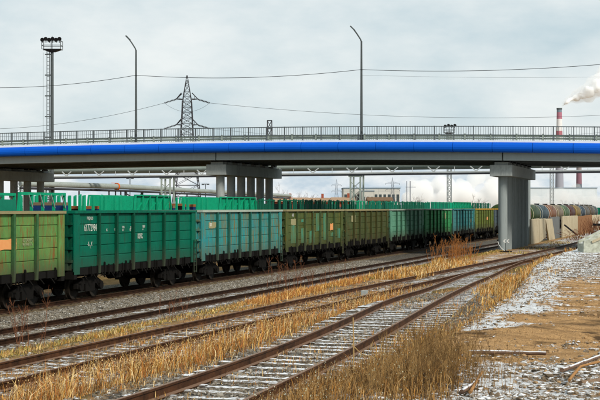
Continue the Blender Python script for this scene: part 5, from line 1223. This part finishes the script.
blades(125000, area(2.1, 6.4, 12.5, 27, lambda D, Y: (D < np.interp(Y, yR, dR)-.30)*sst(D, 2.6+.10*(Y-14), 3.6+.10*(Y-14))*(.18+.82*cl(67, 1.0, .38, .52)(D, Y))*(1-sst(Y, 20, 25.5))), .10, .52, BRN+BRN+GOLD[2:4], .0055, .6, label='dense brown weeds filling the bottom of the picture right of the rails', seed=17)
blades(26000, area(5.2, 9.0, 14, 60, cl(68, 1.3, .50, .62)), .04, .20, GOLD+BRN, .006, .6, label='sparse dry tufts between the snowy sleepers', seed=18)
blades(9000, area(.5, 5.0, 15, 60, lambda D, Y: (D < efn(Y)-.1)*cl(69, .9, .55, .68)(D, Y)), .04, .14, BRN, .006, .6, label='scattered dead tufts on the open dirt', seed=19)
blades(9000, area(8.3, 14.3, 98, 165, lambda D, Y: cl(70, .3, .45, .6)(D, Y)*(np.abs(D-np.interp(Y, yA, dA)+.8) > 1.3)), .06, .22, MOSS+BRN, .012, .5, label='thin grass round the pier foot and along the slab wall', seed=20)
blades(60000, area(8.0, 14.0, 15, 60, lambda D, Y: (np.abs(D-np.interp(Y, yA, dA)) > .12)*sst(D-dl(Y), .3, 1.2)*cl(72, .7, .38, .56)(D, Y)), .05, .22, BRN+GOLD[2:], .006, 1.4, label='matted dead stems lying between the two rusty tracks', seed=27)
blades(50000, area(14.6, 17.8, 24, 110, cl(73, .6, .38, .56), 1.1), .04, .16, BRN+MOSS+GOLD[:2], .007, 1.4, label='matted dead stems lying on the strip between the middle tracks', seed=28)
blades(26000, area(4.4, 8.8, 22, 72, lambda D, Y: (D > efn(Y)-.2)*(D < np.interp(Y, yR, dR)-.2)*cl(74, .8, .40, .56)(D, Y)), .05, .24, BRN+GOLD[:3], .006, 1.3, label='matted dead stems on the bank beside the foreground track', seed=29)
def seedheads(n, samp, h0, h1, r0, r1, cols, label, seed):
    r = np.random.default_rng(seed); x, y = samp(r, n); n = len(x); z = ground_h(-x, y)+r.uniform(h0, h1, n); R0 = r.uniform(r0, r1, n)
    T = np.array([[1, 0, -.6], [-.5, .87, -.6], [-.5, -.87, -.6], [0, 0, 1.5]])[None]*r.uniform(.5, 1.3, (n, 4, 1))*R0[:, None, None]
    V = T+np.stack([x, y, z], -1)[:, None]; b = (np.arange(n)*4)[:, None, None]; Fc = (np.array([[0, 2, 1], [0, 1, 3], [1, 2, 3], [2, 0, 3]])[None]+b).reshape(-1, 3)
    c = np.array(cols)[r.integers(0, len(cols), n)]*r.uniform(.7, 1.2, (n, 1)); C = np.concatenate([np.repeat(c[:, None], 4, 1).reshape(-1, 3), np.ones((n*4, 1))], 1)
    return tag(np_mesh('seed_heads', V.reshape(-1, 3), Fc, M['grass'], C), label, 'grass', None, 'stuff')
seedheads(8000, area(2.1, 6.4, 12.5, 25, lambda D, Y: (D < np.interp(Y, yR, dR)-.30)*sst(D, 2.6+.10*(Y-14), 3.6+.10*(Y-14))*(.18+.82*cl(67, 1.0, .38, .52)(D, Y))*(1-sst(Y, 20, 24))), .10, .45,   .004, .009, [(.45, .48, .36), (.3, .2, .1), (.12, .08, .04)], 'pale seed heads on the brown weeds at the bottom', 41)
seedheads(5000, area(8.8, 12.0, 16, 45, lambda D, Y: (D > dl(Y)+.5)*(.05+.95*sst(fbm(D*.8, Y*.55, 61, 4), .42, .56))), .18, .48, .006, .013, [(.55, .40, .20), (.4, .25, .10)], 'pale seed heads on the golden grass', 42)

# ================================================================== STONES
ico_v, ico_f = None, None
def ico():
    bm = bmesh.new(); bmesh.ops.create_icosphere(bm, subdivisions=1, radius=1); v = np.array([x.co[:] for x in bm.verts]); f = np.array([[q.index for q in x.verts] for x in bm.faces]); bm.free(); return v, f
ico_v, ico_f = ico()
def stones(n, samp, rmin, rmax, mat, label, seed, flat=.6, name='ballast_stones'):
    r = np.random.default_rng(seed); x, y = samp(r, n); n = len(x); z = ground_h(-x, y); R0 = rmin*(rmax/rmin)**(r.random(n)**2.2)
    V = np.empty((n, 12, 3)); jit = r.uniform(.65, 1.3, (n, 12, 1)); sc = r.uniform(.6, 1.3, (n, 1, 3)); sc[:, :, 2] *= flat
    a = r.uniform(0, 2*np.pi, n); v = ico_v[None]*jit*sc*R0[:, None, None]; ca, sa = np.cos(a)[:, None], np.sin(a)[:, None]
    V[..., 0] = v[..., 0]*ca-v[..., 1]*sa+x[:, None]; V[..., 1] = v[..., 0]*sa+v[..., 1]*ca+y[:, None]; V[..., 2] = v[..., 2]+z[:, None]+R0[:, None]*.15
    Fc = (ico_f[None]+(np.arange(n)*12)[:, None, None]).reshape(-1, 3)
    return tag(np_mesh(name, V.reshape(-1, 3), Fc, mat), label, 'stones', None, 'stuff')
stones(18000, area(5.6, 9.4, 13.5, 48, lambda D, Y: .25+.75*cl(80, .8, .4, .6)(D, Y), 1.3), .02, .055, M['stone_grey'], 'grey ballast stones round the foreground sleepers', 31)
stones(22000, area(20.7, 23.2, 28, 95), .03, .06, M['stone_grey'], 'grey ballast shoulder beside the green wagons', 32)
stones(15000, area(17.6, 20.8, 28, 80), .03, .055, M['stone_grey'], 'grey ballast between the rails of the empty track', 33)
stones(34000, area(-4.5, 4.4, 15.5, 27, lambda D, Y: (D < efn(Y)+.3)*np.clip((1-sst(Y*CT+D*ST, 22.0, 24.2))+.06+.9*np.exp(-(((Y*CT+D*ST)-26.8)/1.2)**2)*(D < 2.5), 0, 1)*(.3+.7*cl(81, .9, .35, .55)(D, Y))), .012, .075, M['stone_snow'], 'snow dusted rubble and clods in the lower right corner', 34, name='rubble')
stones(34000, area(-8, 8, 30, 80, lambda D, Y: (D < efn(Y)+.4)*np.clip(sst(Y*CT+D*ST, 46, 55)+np.exp(-((D-efn(Y))/.9)**2)*1.2+.04, 0, 1)), .02, .07, M['stone_snow'], 'snow dusted clods along the edge of the open field', 35, name='rubble')
stones(16000, area(-9, 5, 20, 48, lambda D, Y: (D < efn(Y)+.2)*(.08+.92*sst(fbm(D*.7, Y*.7, 84, 4), .50, .62))), .012, .06, M['clod'], 'brown clods scattered over the tan dirt', 37, name='clods')
stones(6000, area(10, 15, 20, 70, cl(82, .5, .45, .6)), .02, .06, M['stone_grey'], 'loose grey stones in the half buried track', 36)
